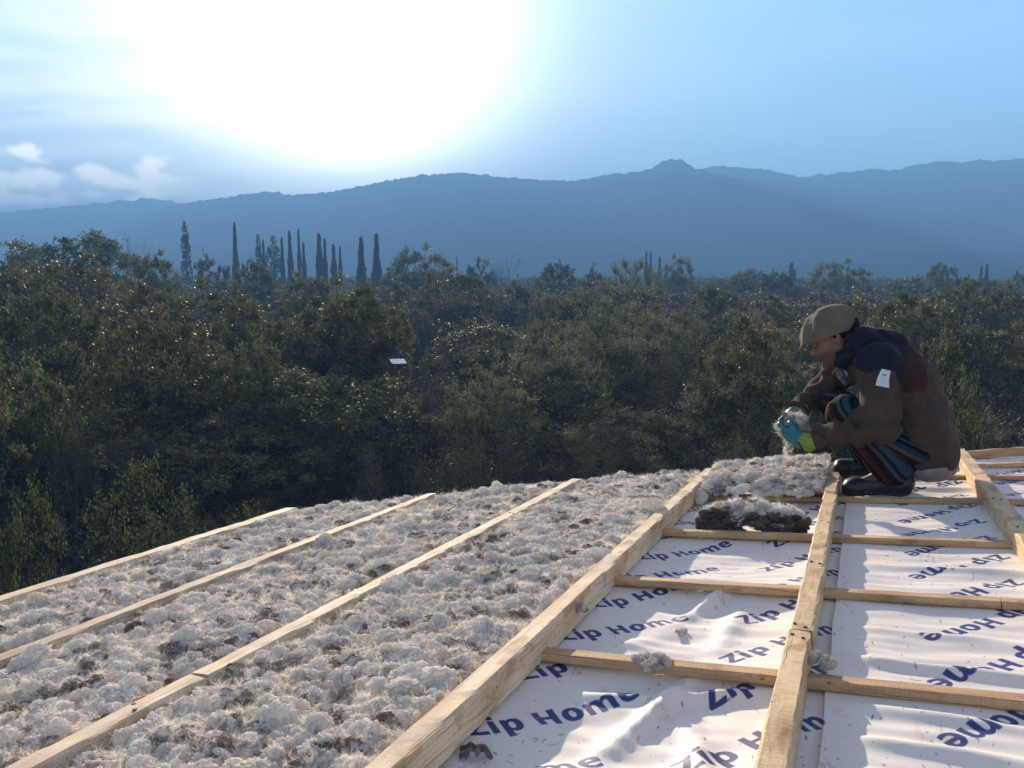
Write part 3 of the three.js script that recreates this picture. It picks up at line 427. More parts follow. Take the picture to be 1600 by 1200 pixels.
  const along = (a, b) => { const d = [b[0] - a[0], b[1] - a[1], b[2] - a[2]], L = d[0] * d[0] + d[1] * d[1] + d[2] * d[2]; return (x, y, z) => ((x - a[0]) * d[0] + (y - a[1]) * d[1] + (z - a[2]) * d[2]) / L; };
  const aL = along(elL, wrL), aR = along(elR, wrR), uL = along(shL, elL), uR = along(shR, elR);
  const tor = blend([cap(J(0.175, 0.2, -0.12), belly, 0.126, 0.128), cap(belly, chest, 0.128, 0.122), cap(chest, upper, 0.125, 0.108), ell(J(0.19, 0.17, -0.12), [0.1, 0.085, 0.15], [1, 0, 0], [0, 1, 0]), cap(J(0.1, 0.45, -0.03), J(0.1, 0.45, -0.21), 0.102, 0.102), cap(J(0.16, 0.27, -0.03), J(0.16, 0.27, -0.21), 0.104, 0.104), cap(upper, shL, 0.11, 0.085), cap(upper, shR, 0.11, 0.085)], 0.06);
  const armL = blend([cap(shL, elL, 0.082, 0.072), cap(elL, wrL, 0.07, 0.054)], 0.045), armR = blend([cap(shR, elR, 0.076, 0.062), cap(elR, wrR, 0.06, 0.046)], 0.045);
  const wrk = (t, n, ph, x, y, z) => { const q = Math.sin(t * n + 2.4 * noise(x * 14, y * 14, z * 14) + ph); return q * (0.6 + 0.6 * noise(x * 11, y * 11, z * 11 + ph)); };
  const jacket = (x, y, z) => {
    let d = tor(x, y, z);
    if (d > 0.35) return d;
    d += 0.008 * noise(x * 9, y * 13, z * 9) + 0.004 * noise(x * 24, y * 24, z * 20) + 0.016 * (Math.abs(noise(x * 7 + y * 6, y * 3 - x * 3, z * 6 + 3)) - 0.2) * smooth(0.62, 0.45, y);
    let l = armL(x, y, z), r = armR(x, y, z);
    if (l < 0.06) { const t = aL(x, y, z), q = uL(x, y, z), near = smooth(0.5, 0.9, q) + smooth(1.1, 0.0, t) * (t > -0.2 ? 1 : 0); l -= 0.015 * wrk(t, 24, 1, x, y, z) * smooth(-0.2, 0.3, t) + 0.014 * wrk(q, 15, 3, x, y, z) * smooth(0.35, 0.7, q) * (t < 0.25 ? 1 : 0); }
    if (r < 0.06) { const t = aR(x, y, z), q = uR(x, y, z); r -= 0.015 * wrk(t, 18, 2, x, y, z) * smooth(-0.3, 0.3, t) + 0.006 * wrk(q, 15, 5, x, y, z) * smooth(0.2, 0.6, q); }
    d = smin(d, l, 0.022); d = smin(d, r, 0.03);
    // open below the hem and at the front, and cut at the wrists
    const hem = 0.082 - 0.34 * (x - 0.25) * (x < 0.25 ? 1 : 0.2) - y; d = Math.max(d, Math.min(hem, l + 0.02, r + 0.02));
    d = Math.max(d, Math.min(aL(x, y, z) - 1.07, 1) * 0.3 - (l > 0.03 ? 9 : 0), Math.min(aR(x, y, z) - 1.05, 1) * 0.17 - (r > 0.03 ? 9 : 0));
    return d;
  };
  const jcol = (x, y, z) => {
    const n = 0.82 + 0.3 * fbm(x * 40, y * 40, z * 40, 3) + 0.15 * noise(x * 9, y * 9, z * 9), inArm = armL(x, y, z) < 0.004 && uL(x, y, z) > 0.12 || armR(x, y, z) < 0.004 && uR(x, y, z) > 0.15;
    const e = 0.012 * noise(x * 20, y * 20, z * 20);
    if (!inArm && y > 0.485 - 0.25 * (x - 0.02) + e && x < 0.075 + e + 0.05 * (y - 0.5)) return [0.020 * n, 0.023 * n, 0.036 * n];
    if (!inArm && y > 0.435 + e && x < 0.165 + e && x > 0.04) { const m = noise(x * 30, y * 16, 4) > 0.25 ? 0.6 : 1; return [0.066 * n * m, 0.028 * n, 0.028 * n]; }
    return [0.09 * n, 0.062 * n, 0.05 * n];
  };
  mesh('jacket', sdfMesh(jacket, [-0.36, 0.02, -0.46], [0.34, 0.70, 0.2], 0.0075, jcol), cloth(), man);
  // dark scarf and hood piled on the neck
  const hoodF = (x, y, z) => { let d = blend([cap(J(-0.085, 0.615, -0.21), J(-0.085, 0.615, -0.05), 0.07, 0.07), cap(J(-0.045, 0.62, -0.2), J(-0.045, 0.62, -0.06), 0.066, 0.066), cap(J(-0.145, 0.56, -0.17), J(-0.145, 0.56, -0.09), 0.045, 0.045), cap(J(0.0, 0.6, -0.17), J(0.0, 0.6, -0.08), 0.062, 0.062)], 0.04)(x, y, z); return d - 0.006 * Math.sin(y * 75 + x * 60 + 3 * noise(x * 12, y * 12, z * 8)) * 0.8 - 0.008 * noise(x * 22, y * 22, z * 14); };
  mesh('hood', sdfMesh(hoodF, [-0.22, 0.48, -0.32], [0.09, 0.73, 0.06], 0.006, (x, y, z) => { const n = 0.8 + 0.4 * fbm(x * 40, y * 40, z * 40, 3); return [0.022 * n, 0.026 * n, 0.042 * n]; }), cloth(), man);
  // grey-white collar folds at the throat
  const colF = (x, y, z) => cap(J(-0.165, 0.50, -0.1), J(-0.14, 0.455, -0.06), 0.018, 0.012)(x, y, z) - 0.008 * noise(x * 50, y * 40, z * 50);
  mesh('collar', sdfMesh(colF, [-0.23, 0.42, -0.17], [-0.09, 0.55, 0.0], 0.005, (x, y, z) => { const n = 0.8 + 0.5 * noise(x * 60, y * 60, z * 60); return [0.16 * n, 0.165 * n, 0.18 * n]; }), cloth(), man);
  // hem of the pale shirt under the jacket
  const shirtF = (x, y, z) => { const d = blend([ell(J(0.2, 0.138, -0.12), [0.102, 0.07, 0.155], [1, 0.1, 0], [-0.1, 1, 0])], 0.02)(x, y, z) - 0.005 * noise(x * 30, y * 30, z * 30); return Math.max(d, y - 0.19); };
  mesh('shirt_hem', sdfMesh(shirtF, [0.05, 0.04, -0.33], [0.34, 0.2, 0.09], 0.007, (x, y, z) => { const n = 0.85 + 0.3 * fbm(x * 30, y * 30, z * 30, 3); return [0.34 * n, 0.28 * n, 0.25 * n]; }), cloth(), man);
  // striped trousers: stripes run down thigh and shin
  const legF = blend([cap(pel, hipL, 0.098, 0.092), cap(pel, hipR, 0.098, 0.092), cap(hipL, kneeL, 0.094, 0.066), cap(kneeL, ankL, 0.068, 0.07), cap(hipR, kneeR, 0.095, 0.066), cap(kneeR, ankR, 0.066, 0.056)], 0.035);
  const trouserF = (x, y, z) => { const d = legF(x, y, z); if (d > 0.1) return d; return Math.max(d - 0.006 * noise(x * 17, y * 17, z * 17) - 0.003 * noise(x * 40, y * 26, z * 30), Math.min(0.045 - y, 1)); };
  const sd = (a, b) => { const L = Math.hypot(b[0] - a[0], b[1] - a[1]), nx = -(b[1] - a[1]) / L, ny = (b[0] - a[0]) / L; return (x, y) => (x - a[0]) * nx + (y - a[1]) * ny; };
  const segs = [[cap(hipL, kneeL, 0.1, 0.066), sd(hipL, kneeL), 0], [cap(kneeL, ankL, 0.068, 0.07), sd(kneeL, ankL), 0.31], [cap(hipR, kneeR, 0.095, 0.066), sd(hipR, kneeR), 0.5], [cap(kneeR, ankR, 0.066, 0.056), sd(kneeR, ankR), 0.8]];
  const tuv = (x, y, z) => { let b = 1e9, q = 0; for (const [f, g, o] of segs) { const d = f(x, y, z); if (d < b) { b = d; q = g(x, y) * 2.6 + (z - (-0.1)) * 1.2 + o; } } return [q, (x + y) * 6]; };
  const ST = ['#31486b', '#1c2436', '#3f6f90', '#16202f', '#457a96', '#1a2233', '#35607f', '#8b8276', '#4a2f2e', '#2a2430', '#8c4636', '#6e352f', '#2b2a3e', '#23263a', '#7f7566', '#33304a', '#54718a', '#1b2437', '#477892', '#202a3c', '#6a5a4c', '#3b2a30'];
  const scv = document.createElement('canvas'); scv.width = 512; scv.height = 64; { const g = scv.getContext('2d'), r = rng(5); let x = 0, i = 0; while (x < 512) { const w = 10 + r() * 17; g.fillStyle = ST[i++ % ST.length]; g.fillRect(x, 0, w + 1, 64); x += w; } for (let k = 0; k < 2600; k++) { g.fillStyle = r() < 0.5 ? 'rgba(0,0,0,0.16)' : 'rgba(255,255,255,0.10)'; g.fillRect(r() * 512, r() * 64, 1.5, 1 + r() * 3); } }
  const stex = new THREE.CanvasTexture(scv); stex.colorSpace = THREE.SRGBColorSpace; stex.wrapS = stex.wrapT = THREE.RepeatWrapping;
  mesh('trousers', sdfMesh(trouserF, [-0.26, 0.03, -0.38], [0.3, 0.45, 0.14], 0.0062, null, tuv), new THREE.MeshPhysicalMaterial({ map: stex, color: RGB(0.34, 0.34, 0.34), roughness: 0.9, specularIntensity: 0.25 }), man);
  // rubber boots
  const boot = (ank, toe, heel, soleY, slope) => {
    const f = (x, y, z) => { const s = soleY + slope * (x - heel[0]); let d = blend([cap([heel[0] - 0.03, s + 0.045, heel[2]], [toe[0] + 0.035, s + 0.03, toe[2]], 0.043, 0.036), cap([heel[0] - 0.035, s + 0.05, heel[2]], [ank[0] + 0.012, ank[1] + 0.01, ank[2]], 0.045, 0.05), cap([toe[0] + 0.035, s + 0.028, toe[2] - 0.014], [toe[0] + 0.035, s + 0.028, toe[2] + 0.012], 0.031, 0.031)], 0.03)(x, y, z); d -= (y < s + 0.016 ? 0.0035 : 0) + 0.002 * noise(x * 40, y * 40, z * 40); return Math.max(d, s - y, y - (ank[1] + 0.012 + 0.0 * x)); };
    return sdfMesh(f, [toe[0] - 0.03, soleY - 0.06, ank[2] - 0.09], [heel[0] + 0.06, ank[1] + 0.05, ank[2] + 0.09], 0.0045, (x, y, z) => { const n = 0.8 + 0.5 * fbm(x * 25, y * 25, z * 25, 3), m = smooth(0.15, 0.4, fbm(x * 18, y * 18, z * 18 + 4, 3)) * 0.5; return [mix(0.022, 0.10, m) * n, mix(0.024, 0.085, m) * n, mix(0.023, 0.07, m) * n]; });
  };
  const bootMat = new THREE.MeshPhysicalMaterial({ vertexColors: true, roughness: 0.42 });
  mesh('boot', boot(ankL, [-0.125, 0, 0.0], [0.128, 0, 0.0], -0.001, 0.0885), bootMat, man);
  mesh('boot', boot(ankR, J(-0.165, 0.05, -0.28), [ankR[0] + 0.07, 0, ankR[2]], 0.004, 0.02), bootMat, man);
  // work gloves closed on the wool: teal palm and fingers, lime cuff
  const glove = (wr, dirn, palmN, fing, side) => {
    const d = V(...dirn).normalize(), n = V(...palmN).addScaledVector(d, -V(...palmN).dot(d)).normalize(), s = new THREE.Vector3().crossVectors(d, n).multiplyScalar(side), P = (a, b, c) => [wr[0] + d.x * a + n.x * b + s.x * c, wr[1] + d.y * a + n.y * b + s.y * c, wr[2] + d.z * a + n.z * b + s.z * c];
    const L = [cap(P(-0.03, 0, 0), P(0.012, 0, 0), 0.04, 0.034), cap(P(0.02, 0.0, 0.02), P(0.082, 0.004, 0.03), 0.019, 0.016), cap(P(0.02, 0, -0.02), P(0.078, 0.004, -0.03), 0.019, 0.016), cap(P(0.02, 0, 0), P(0.084, 0.004, 0), 0.02, 0.017)], pal = blend(L, 0.025);
    const F = [[0.032, 0.036, 0.024, 0.02], [0.011, 0.041, 0.028, 0.022], [-0.011, 0.038, 0.026, 0.021], [-0.032, 0.03, 0.02, 0.017]].map(([c, a, b, e], i) => { const q = fing + 0.12 * i, p0 = P(0.083 - 0.004 * i, 0.006, c), st = (p, ang, l) => [0, 1, 2].map((k) => p[k] + l * (Math.cos(ang) * [d.x, d.y, d.z][k] + Math.sin(ang) * [n.x, n.y, n.z][k])), p1 = st(p0, 0.35 + q * 0.4, a), p2 = st(p1, 0.8 + q, b), p3 = st(p2, 1.2 + q * 1.3, e); return blend([cap(p0, p1, 0.0115, 0.0108), cap(p1, p2, 0.0108, 0.01), cap(p2, p3, 0.01, 0.0085)], 0.005); });
    const t0 = P(0.03, 0.012, 0.032), t1 = P(0.06, 0.034, 0.05), t2 = P(0.085, 0.055, 0.042), th = blend([cap(t0, t1, 0.016, 0.0125), cap(t1, t2, 0.0125, 0.01)], 0.01);
    const f = (x, y, z) => { let v = smin(pal(x, y, z), th(x, y, z), 0.014); for (const g of F) v = smin(v, g(x, y, z), 0.005); return v; };
    return sdfMesh(f, wr.map((v) => v - 0.16), wr.map((v) => v + 0.16), 0.0036, (x, y, z) => { const a = (x - wr[0]) * d.x + (y - wr[1]) * d.y + (z - wr[2]) * d.z, m = 0.85 + 0.3 * noise(x * 70, y * 70, z * 70); return a < -0.004 ? [0.24 * m, 0.33 * m, 0.04 * m] : [0.02 * m, 0.19 * m, 0.20 * m]; });
  };
  const gloveMat = new THREE.MeshPhysicalMaterial({ vertexColors: true, roughness: 0.5, side: THREE.DoubleSide });
  mesh('glove', glove([wrL[0] - 0.012, wrL[1] + 0.004, wrL[2]], [-0.82, 0.12, -0.42], [0.1, 0.75, -0.75], 0.35, -1), gloveMat, man);
  mesh('glove', glove([wrR[0] - 0.008, wrR[1] - 0.01, wrR[2] + 0.006], [-0.62, -0.5, 0.55], [0.5, -0.55, 0.3], 0.3, 1), gloveMat, man);
  // hair below the cap, then the flat cap with its peak
  const hairF = (x, y, z) => { const rx = x - head[0], ry = y - head[1], f = rx * hf[0] + ry * hf[1], u = rx * hu[0] + ry * hu[1]; const d = skull(x, y, z) - 0.007 - 0.003 * noise(x * 90, y * 90, z * 60); return Math.max(d, f - (u > -0.012 ? 0.006 : -0.03 - 0.3 * (-0.012 - u)), u - 0.05, -0.075 - u); };
  mesh('hair', sdfMesh(hairF, lo, hi, 0.0045, (x, y, z) => { const n = 0.7 + 0.6 * noise(x * 120, y * 120, z * 60); return [0.02 * n, 0.016 * n, 0.013 * n]; }), cloth(), man);
  const cf = (a) => { const c = Math.cos(a), s = Math.sin(a); return [[hf[0] * c + hu[0] * s, hf[1] * c + hu[1] * s, 0], [hu[0] * c - hf[0] * s, hu[1] * c - hf[1] * s, 0]]; };
  const [f1, u1] = cf(-0.1), [f2, u2] = cf(-0.45);
  const capF = (x, y, z) => {
    const rx = x - head[0], ry = y - head[1], f = rx * hf[0] + ry * hf[1], u = rx * hu[0] + ry * hu[1];
    let d = ell(H(-0.002, 0.044), [0.119, 0.092, 0.104], f1, u1)(x, y, z); d = smin(d, ell(H(0.06, 0.05), [0.072, 0.036, 0.084], f2, u2)(x, y, z), 0.03);
    d = Math.max(d, (-0.004 + 0.11 * (f + 0.1)) - u); d = smin(d, ell(H(0.104, 0.034), [0.046, 0.009, 0.066], f2, u2)(x, y, z), 0.012);
    return d - 0.0045 * Math.sin(f * 95 + u * 60 + 2.2 * noise(x * 15, y * 15, z * 15)) * smooth(-0.02, 0.06, f) * smooth(0.03, 0.06, u) - 0.003 * noise(x * 30, y * 30, z * 30);
  };
  mesh('cap', sdfMesh(capF, lo, hi.map((v) => v + 0.03), 0.0042, (x, y, z) => { const n = 0.86 + 0.22 * noise(x * 160, y * 160, z * 160) + 0.15 * noise(x * 14, y * 14, z * 14); return [0.19 * n, 0.16 * n, 0.118 * n]; }), cloth(), man);
  // the white label on the back of the sleeve
  {
    const pos = [], uv = [], idx = [], A = 8, B = 12; for (let i = 0; i <= A; i++) for (let j = 0; j <= B; j++) { const a = i / A, b = j / B, x = -0.014 + 0.034 * a - 0.004 * Math.sin(b * 3) + 0.018 * (1 - b) * (a - 0.5) + 0.012 * b, y = 0.44 + 0.07 * b + 0.008 * (1 - a); let z = 0.25; for (let k = 0; k < 80; k++) { const q = jacket(...J(x, y, z)); if (q < 0.002) break; z -= Math.max(0.001, q * 0.5); } const p = J(x, y, z + 0.005 + 0.004 * Math.sin(b * 3.1)); pos.push(...p); uv.push(a, b); }
    for (let i = 0; i < A; i++) for (let j = 0; j < B; j++) { const k = i * (B + 1) + j, l = k + B + 1; idx.push(k, l, k + 1, l, l + 1, k + 1); }
    const cv = document.createElement('canvas'); cv.width = 64; cv.height = 128; const g = cv.getContext('2d'); g.fillStyle = '#d6d8de'; g.fillRect(0, 0, 64, 128); g.fillStyle = '#3a3f4c'; g.fillRect(20, 34, 22, 9); g.fillStyle = '#9fb0cf'; for (let i = 0; i < 4; i++) g.fillRect(18, 56 + i * 12, 20 + (i % 2) * 8, 3);
    const t = new THREE.CanvasTexture(cv); t.colorSpace = THREE.SRGBColorSpace; mesh('sleeve_label', build(pos, idx, null, uv), new THREE.MeshStandardMaterial({ map: t, roughness: 0.6, side: THREE.DoubleSide }), man).userData.label = 'white printed label on the sleeve';
  }
  // the fleece between his hands, with strands hanging from it
  man.updateMatrixWorld(true);
  const tuft = thing('wool_tuft'); tag(tuft, 'handful of pale wool held between the gloves, strands hanging down', 'wool');
  const ctr = J(-0.352, 0.248, -0.045), wp = man.localToWorld(V(...ctr)); tuft.position.copy(wp); tuft.rotation.y = man.rotation.y;
  const r = rng(91), LL = LUMPS.map(() => []), WW = WISPS.map(() => []);
  for (let k = 0; k < 46; k++) { const a = r() * 6.283, b = Math.acos(2 * r() - 1), q = 0.35 + 0.65 * r(), x = 0.066 * q * Math.sin(b) * Math.cos(a), y = 0.06 * q * Math.cos(b) + 0.012, z = 0.06 * q * Math.sin(b) * Math.sin(a), l = 0.85 + 0.15 * r(), c = r() < 0.15 ? [0.5, 0.43, 0.37] : [0.95 * l, 0.9 * l, 0.83 * l]; LL[k % 4].push({ p: [x + 0.012, y, z], r: [r() * 3, r() * 6, r() * 3], s: 0.014 + 0.012 * r(), c }); for (let j = 0; j < 4; j++) WW[(k + j) % 4].push({ p: [x * 1.1 + 0.012, y * 1.1, z * 1.1], r: [(r() - .5) * 4, r() * 6.283, (r() - .5) * 4], s: 0.025 + 0.02 * r(), c }); }
  for (let k = 0; k < 26; k++) WW[k % 4].push({ p: [-0.012 + 0.03 * (r() - .5) + 0.0006 * k, -0.05 - 0.0035 * k, 0.02 + 0.025 * (r() - .5)], r: [Math.PI + (r() - .5) * 0.5, r() * 6.283, (r() - .5) * 0.5], s: V(0.012, 0.05 + 0.02 * r(), 0.012), c: [0.93, 0.9, 0.84] });
  for (let k = 0; k < 5; k++) LL[k].push({ p: [0.005 + 0.02 * (r() - .5), -0.055 - 0.007 * k, 0.02], r: [0, r() * 6, 0], s: V(0.012, 0.022, 0.012), c: [0.93, 0.88, 0.81] });
  LL.forEach((l, i) => l.length && instances('wool_lump', LUMPS[i], woolMat, l, tuft)); WW.forEach((l, i) => l.length && instances('wool_fibre', WISPS[i], fibreMat, l, tuft));
}
// ------------------------------------------------------------------ trees and scrub
const barkMatPlain = new THREE.MeshStandardMaterial({ color: RGB(0.07, 0.055, 0.045), roughness: 0.95 });
const barkMat = new THREE.MeshStandardMaterial({ vertexColors: true, roughness: 0.95 });
const leafMat = new THREE.MeshPhysicalMaterial({ vertexColors: true, roughness: 0.5, specularIntensity: 0.4, transmission: 0.55, thickness: 0, side: THREE.DoubleSide });
const dullLeafMat = new THREE.MeshPhysicalMaterial({ vertexColors: true, roughness: 0.7, specularIntensity: 0.5, transmission: 0.55, thickness: 0, side: THREE.DoubleSide });
class Pile {
  constructor() { this.p = []; this.c = []; this.i = []; }
  leaf(x, y, z, dx, dy, dz, nx, ny, nz, L, W, c) { // a pointed leaf from (x,y,z) along d, its width across
    let sx = dy * nz - dz * ny, sy = dz * nx - dx * nz, sz = dx * ny - dy * nx; const k = W / 2 / (Math.sqrt(sx * sx + sy * sy + sz * sz) || 1); sx *= k; sy *= k; sz *= k;
    const o = this.p.length / 3, mx = x + dx * L * 0.45, my = y + dy * L * 0.45, mz = z + dz * L * 0.45;
    this.p.push(x, y, z, mx + sx, my + sy, mz + sz, x + dx * L, y + dy * L, z + dz * L, mx - sx, my - sy, mz - sz); for (let j = 0; j < 4; j++) this.c.push(c[0], c[1], c[2]); this.i.push(o, o + 1, o + 2, o, o + 2, o + 3);
  }
  limb(a, b, ra, rb, c, n = 4) {
    const d = V(b[0] - a[0], b[1] - a[1], b[2] - a[2]).normalize(), s = Math.abs(d.y) > 0.9 ? V(1, 0, 0) : V(0, 1, 0), u = V().crossVectors(d, s).normalize(), w = V().crossVectors(d, u), o = this.p.length / 3;
    for (const [q, r] of [[a, ra], [b, rb]]) for (let i = 0; i < n; i++) { const t = i / n * 6.283, cs = Math.cos(t) * r, sn = Math.sin(t) * r; this.p.push(q[0] + u.x * cs + w.x * sn, q[1] + u.y * cs + w.y * sn, q[2] + u.z * cs + w.z * sn); this.c.push(c[0], c[1], c[2]); }
    for (let i = 0; i < n; i++) { const j = (i + 1) % n; this.i.push(o + i, o + j, o + n + i, o + j, o + n + j, o + n + i); }
  }
  geo() { const g = new THREE.BufferGeometry(); g.setAttribute('position', new THREE.BufferAttribute(new Float32Array(this.p), 3)); g.setAttribute('color', new THREE.BufferAttribute(new Float32Array(this.c), 3)); g.setIndex(new THREE.BufferAttribute(new Uint32Array(this.i), 1)); g.computeVertexNormals(); return g; }
}
const onSphere = (r) => { const z = 2 * r() - 1, a = r() * 6.283, q = Math.sqrt(1 - z * z); return [q * Math.cos(a), z, q * Math.sin(a)]; };
// a wandering limb of several pieces; returns its end
function reach(pile, a, b, ra, rb, c, r, n = 4, bow = 0.12) { let p = a; const L = Math.hypot(b[0] - a[0], b[1] - a[1], b[2] - a[2]); for (let i = 1; i <= n; i++) { const t = i / n, j = i < n ? bow * L * 0.5 : 0, q = [0, 1, 2].map((k) => a[k] + (b[k] - a[k]) * (k === 1 ? Math.pow(t, 0.85) : t) + (r() - .5) * j); pile.limb(p, q, mix(ra, rb, (i - 1) / n), mix(ra, rb, t), c); p = q; } return p; }
const BARK = [0.055, 0.044, 0.036];
// a crown of leaf clumps on forking limbs
function leafy(seed, o) {
  const r = rng(seed), crown = new Pile(), wood = new Pile(), H = o.H, W = o.W, cy = H * (o.low + (1 - o.low) * 0.42), ry = H - cy, stems = [];
  for (let i = 0; i < o.stems; i++) { const a = i / o.stems * 6.283 + r(), q = W * 0.16 * (o.stems > 1 ? 1 : 0.2); stems.push(reach(wood, [0.06 * Math.cos(a) * o.stems, -0.2, 0.06 * Math.sin(a) * o.stems], [q * Math.cos(a), H * (o.low + 0.18), q * Math.sin(a)], 0.03 + 0.018 * H / o.stems * 1.6, 0.03 + 0.01 * H / o.stems, BARK, r)); }
  const lob = (x, y, z) => 1 + 0.16 * noise(x * 1.6 + seed, y * 1.6, z * 1.6) + 0.12 * noise(x * 4, y * 4 + seed, z * 4);
  for (let k = 0; k < o.clumps; k++) {
    const d = onSphere(r); if (d[1] < -0.72) { d[1] *= -0.3; } const q = (k % 5 ? 0.8 + 0.2 * r() : 0.3 + 0.5 * r()) * lob(...d), C = [d[0] * q * W / 2 * (d[1] < 0 ? 0.92 : 1), cy + d[1] * q * (d[1] < 0 ? cy - H * o.low : ry), d[2] * q * W / 2];
    const s = stems[Math.floor(r() * stems.length)]; if (k % 2 === 0) reach(wood, s, C, 0.022 + 0.004 * r() * H, 0.006, BARK, r, 3, 0.2);
    const R = o.clumpR * (0.6 + 0.8 * r()), hue = r(), tone = 0.75 + 0.5 * r(), n = Math.round(o.leaves / o.clumps * (0.6 + 0.8 * r()));
    // twigs carry the leaves, so that sprays stand out of the outline
    const tw = Math.max(3, Math.round(n / 9));
    for (let t = 0; t < tw; t++) {
      const e = onSphere(r); e[1] = e[1] * 0.8 + o.up; const el = Math.hypot(...e) || 1, L = R * (0.5 + 0.5 * r() + (r() < 0.06 ? 0.5 : 0)), ux = (e[0] + d[0] * 0.5) / el, uy = (e[1] + d[1] * 0.3) / el, uz = (e[2] + d[2] * 0.5) / el, ul = Math.hypot(ux, uy, uz) || 1;
      const X = ux / ul, Y = uy / ul, Z = uz / ul; if (o.twig) crown.limb(C, [C[0] + X * L, C[1] + Y * L, C[2] + Z * L], 0.006, 0.0025, [0.07, 0.055, 0.042], 3);
      for (let m = 0; m < n / tw; m++) {
        const s2 = 0.25 + 0.75 * r(), f = onSphere(r), a = onSphere(r), j = R * 0.10, dx = X * 0.5 + f[0], dy = Y * 0.5 + f[1] - o.droop, dz = Z * 0.5 + f[2], dl = Math.hypot(dx, dy, dz) || 1, g = tone * (0.75 + 0.5 * r()), A = o.colA, B = o.colB, h = clamp(hue * 0.7 + 0.3 * r());
        crown.leaf(C[0] + X * L * s2 + a[0] * j, C[1] + Y * L * s2 + a[1] * j, C[2] + Z * L * s2 + a[2] * j, dx / dl, dy / dl, dz / dl, a[1], a[2], a[0], o.leaf * (0.7 + 0.6 * r()), o.leafW * (0.8 + 0.4 * r()), [mix(A[0], B[0], h) * g, mix(A[1], B[1], h) * g, mix(A[2], B[2], h) * g]);
      }
    }
  }
  const cg = crown.geo(); cg.computeBoundingBox(); const bb = cg.boundingBox;
  return { crown: cg, trunk: wood.geo(), H: bb.max.y * 0.9, W: (bb.max.x - bb.min.x + bb.max.z - bb.min.z) * 0.43, mat: o.dull ? dullLeafMat : leafMat };
}
// leafless branching, down to fine twigs
function bare(seed, o) {
  const r = rng(seed), wood = new Pile(), fine = new Pile(), leaves = o.leaves || 0;
  const grow = (p, d, L, rad, lev) => {
    const q = [p[0] + d[0] * L, p[1] + d[1] * L, p[2] + d[2] * L], t = 0.8 + 0.4 * r(), c = [o.col[0] * t, o.col[1] * t, o.col[2] * t];
    (lev < 2 ? wood : fine).limb(p, q, rad, rad * 0.68, c, lev < 2 ? 5 : 3);
    if (lev >= o.levels) { if (leaves && r() < leaves) { const f = onSphere(r), a = onSphere(r); for (let k = 0; k < 2; k++) fine.leaf(...q, f[0], f[1], f[2], ...a, 0.05, 0.025, o.leafCol); } return; }
    const n = lev === 0 ? o.fork + 1 : 2 + (r() < o.more ? 1 : 0);
    for (let k = 0; k < n; k++) { const e = onSphere(r), s = lev === 0 ? o.spread0 : o.spread, v = [d[0] + e[0] * s, d[1] + e[1] * s + o.rise, d[2] + e[2] * s], l = Math.hypot(...v); grow(k && lev > 0 ? [mix(p[0], q[0], 0.4 + 0.6 * r()), mix(p[1], q[1], 0.4 + 0.6 * r()), mix(p[2], q[2], 0.4 + 0.6 * r())].map((x, i) => p[i] + (q[i] - p[i]) * (0.55 + 0.4 * r())) : q, v.map((x) => x / l), L * (0.62 + 0.3 * r()), rad * 0.62, lev + 1); }
  };
  for (let i = 0; i < o.stems; i++) { const a = i / o.stems * 6.283 + r(), v = [Math.cos(a) * o.lean, 1, Math.sin(a) * o.lean], l = Math.hypot(...v); grow([Math.cos(a) * 0.05 * o.stems, -0.1, Math.sin(a) * 0.05 * o.stems], v.map((x) => x / l), o.L, o.rad, 0); }
  const g = fine.geo(), w = wood.geo(); g.computeBoundingBox(); const b = g.boundingBox; return { crown: g, trunk: w, H: b.max.y, W: (b.max.x - b.min.x + b.max.z - b.min.z) / 2, mat: barkMat };
}
// a slender cypress of upright flakes
function cypress(seed, o) {
  const r = rng(seed), crown = new Pile(), wood = new Pile(); wood.limb([0, -0.2, 0], [0, o.H * 0.9, 0], 0.16, 0.02, BARK, 6); const tops = o.tops || 1;
  for (let k = 0; k < o.n; k++) {
    const top = k % tops, ox = top ? 0.28 * o.W * (top === 1 ? 1 : -1) : 0, hh = top ? o.H * 0.84 : o.H, y = hh * (0.05 + 0.93 * Math.pow(r(), 0.9)), t = y / hh, prof = Math.pow(1 - t, 0.62) * Math.min(1, 0.4 + 2.2 * t) * (1 + 0.22 * Math.sin(t * 17 + seed)), a = r() * 6.283, q = o.W / 2 * prof * (0.35 + 0.65 * Math.sqrt(r())) * (1 + 0.5 * noise(t * 9, a, seed)), d = onSphere(r), g = 0.7 + 0.6 * r();
    crown.leaf(Math.cos(a) * q + ox, y, Math.sin(a) * q, d[0] * 0.35 + Math.cos(a) * 0.2, 1, d[2] * 0.35 + Math.sin(a) * 0.2, ...onSphere(r), o.leaf * (0.6 + 0.8 * r()), o.leaf * 0.42, [0.026 * g, 0.036 * g, 0.024 * g]);
  }
  return { crown: crown.geo(), trunk: wood.geo(), H: o.H, W: o.W, mat: dullLeafMat };
}
const OLIVE = [0.20, 0.205, 0.075], DRY = [0.31, 0.27, 0.115], DARKG = [0.085, 0.11, 0.05], FRESH = [0.15, 0.185, 0.055], GREY = [0.28, 0.29, 0.18];
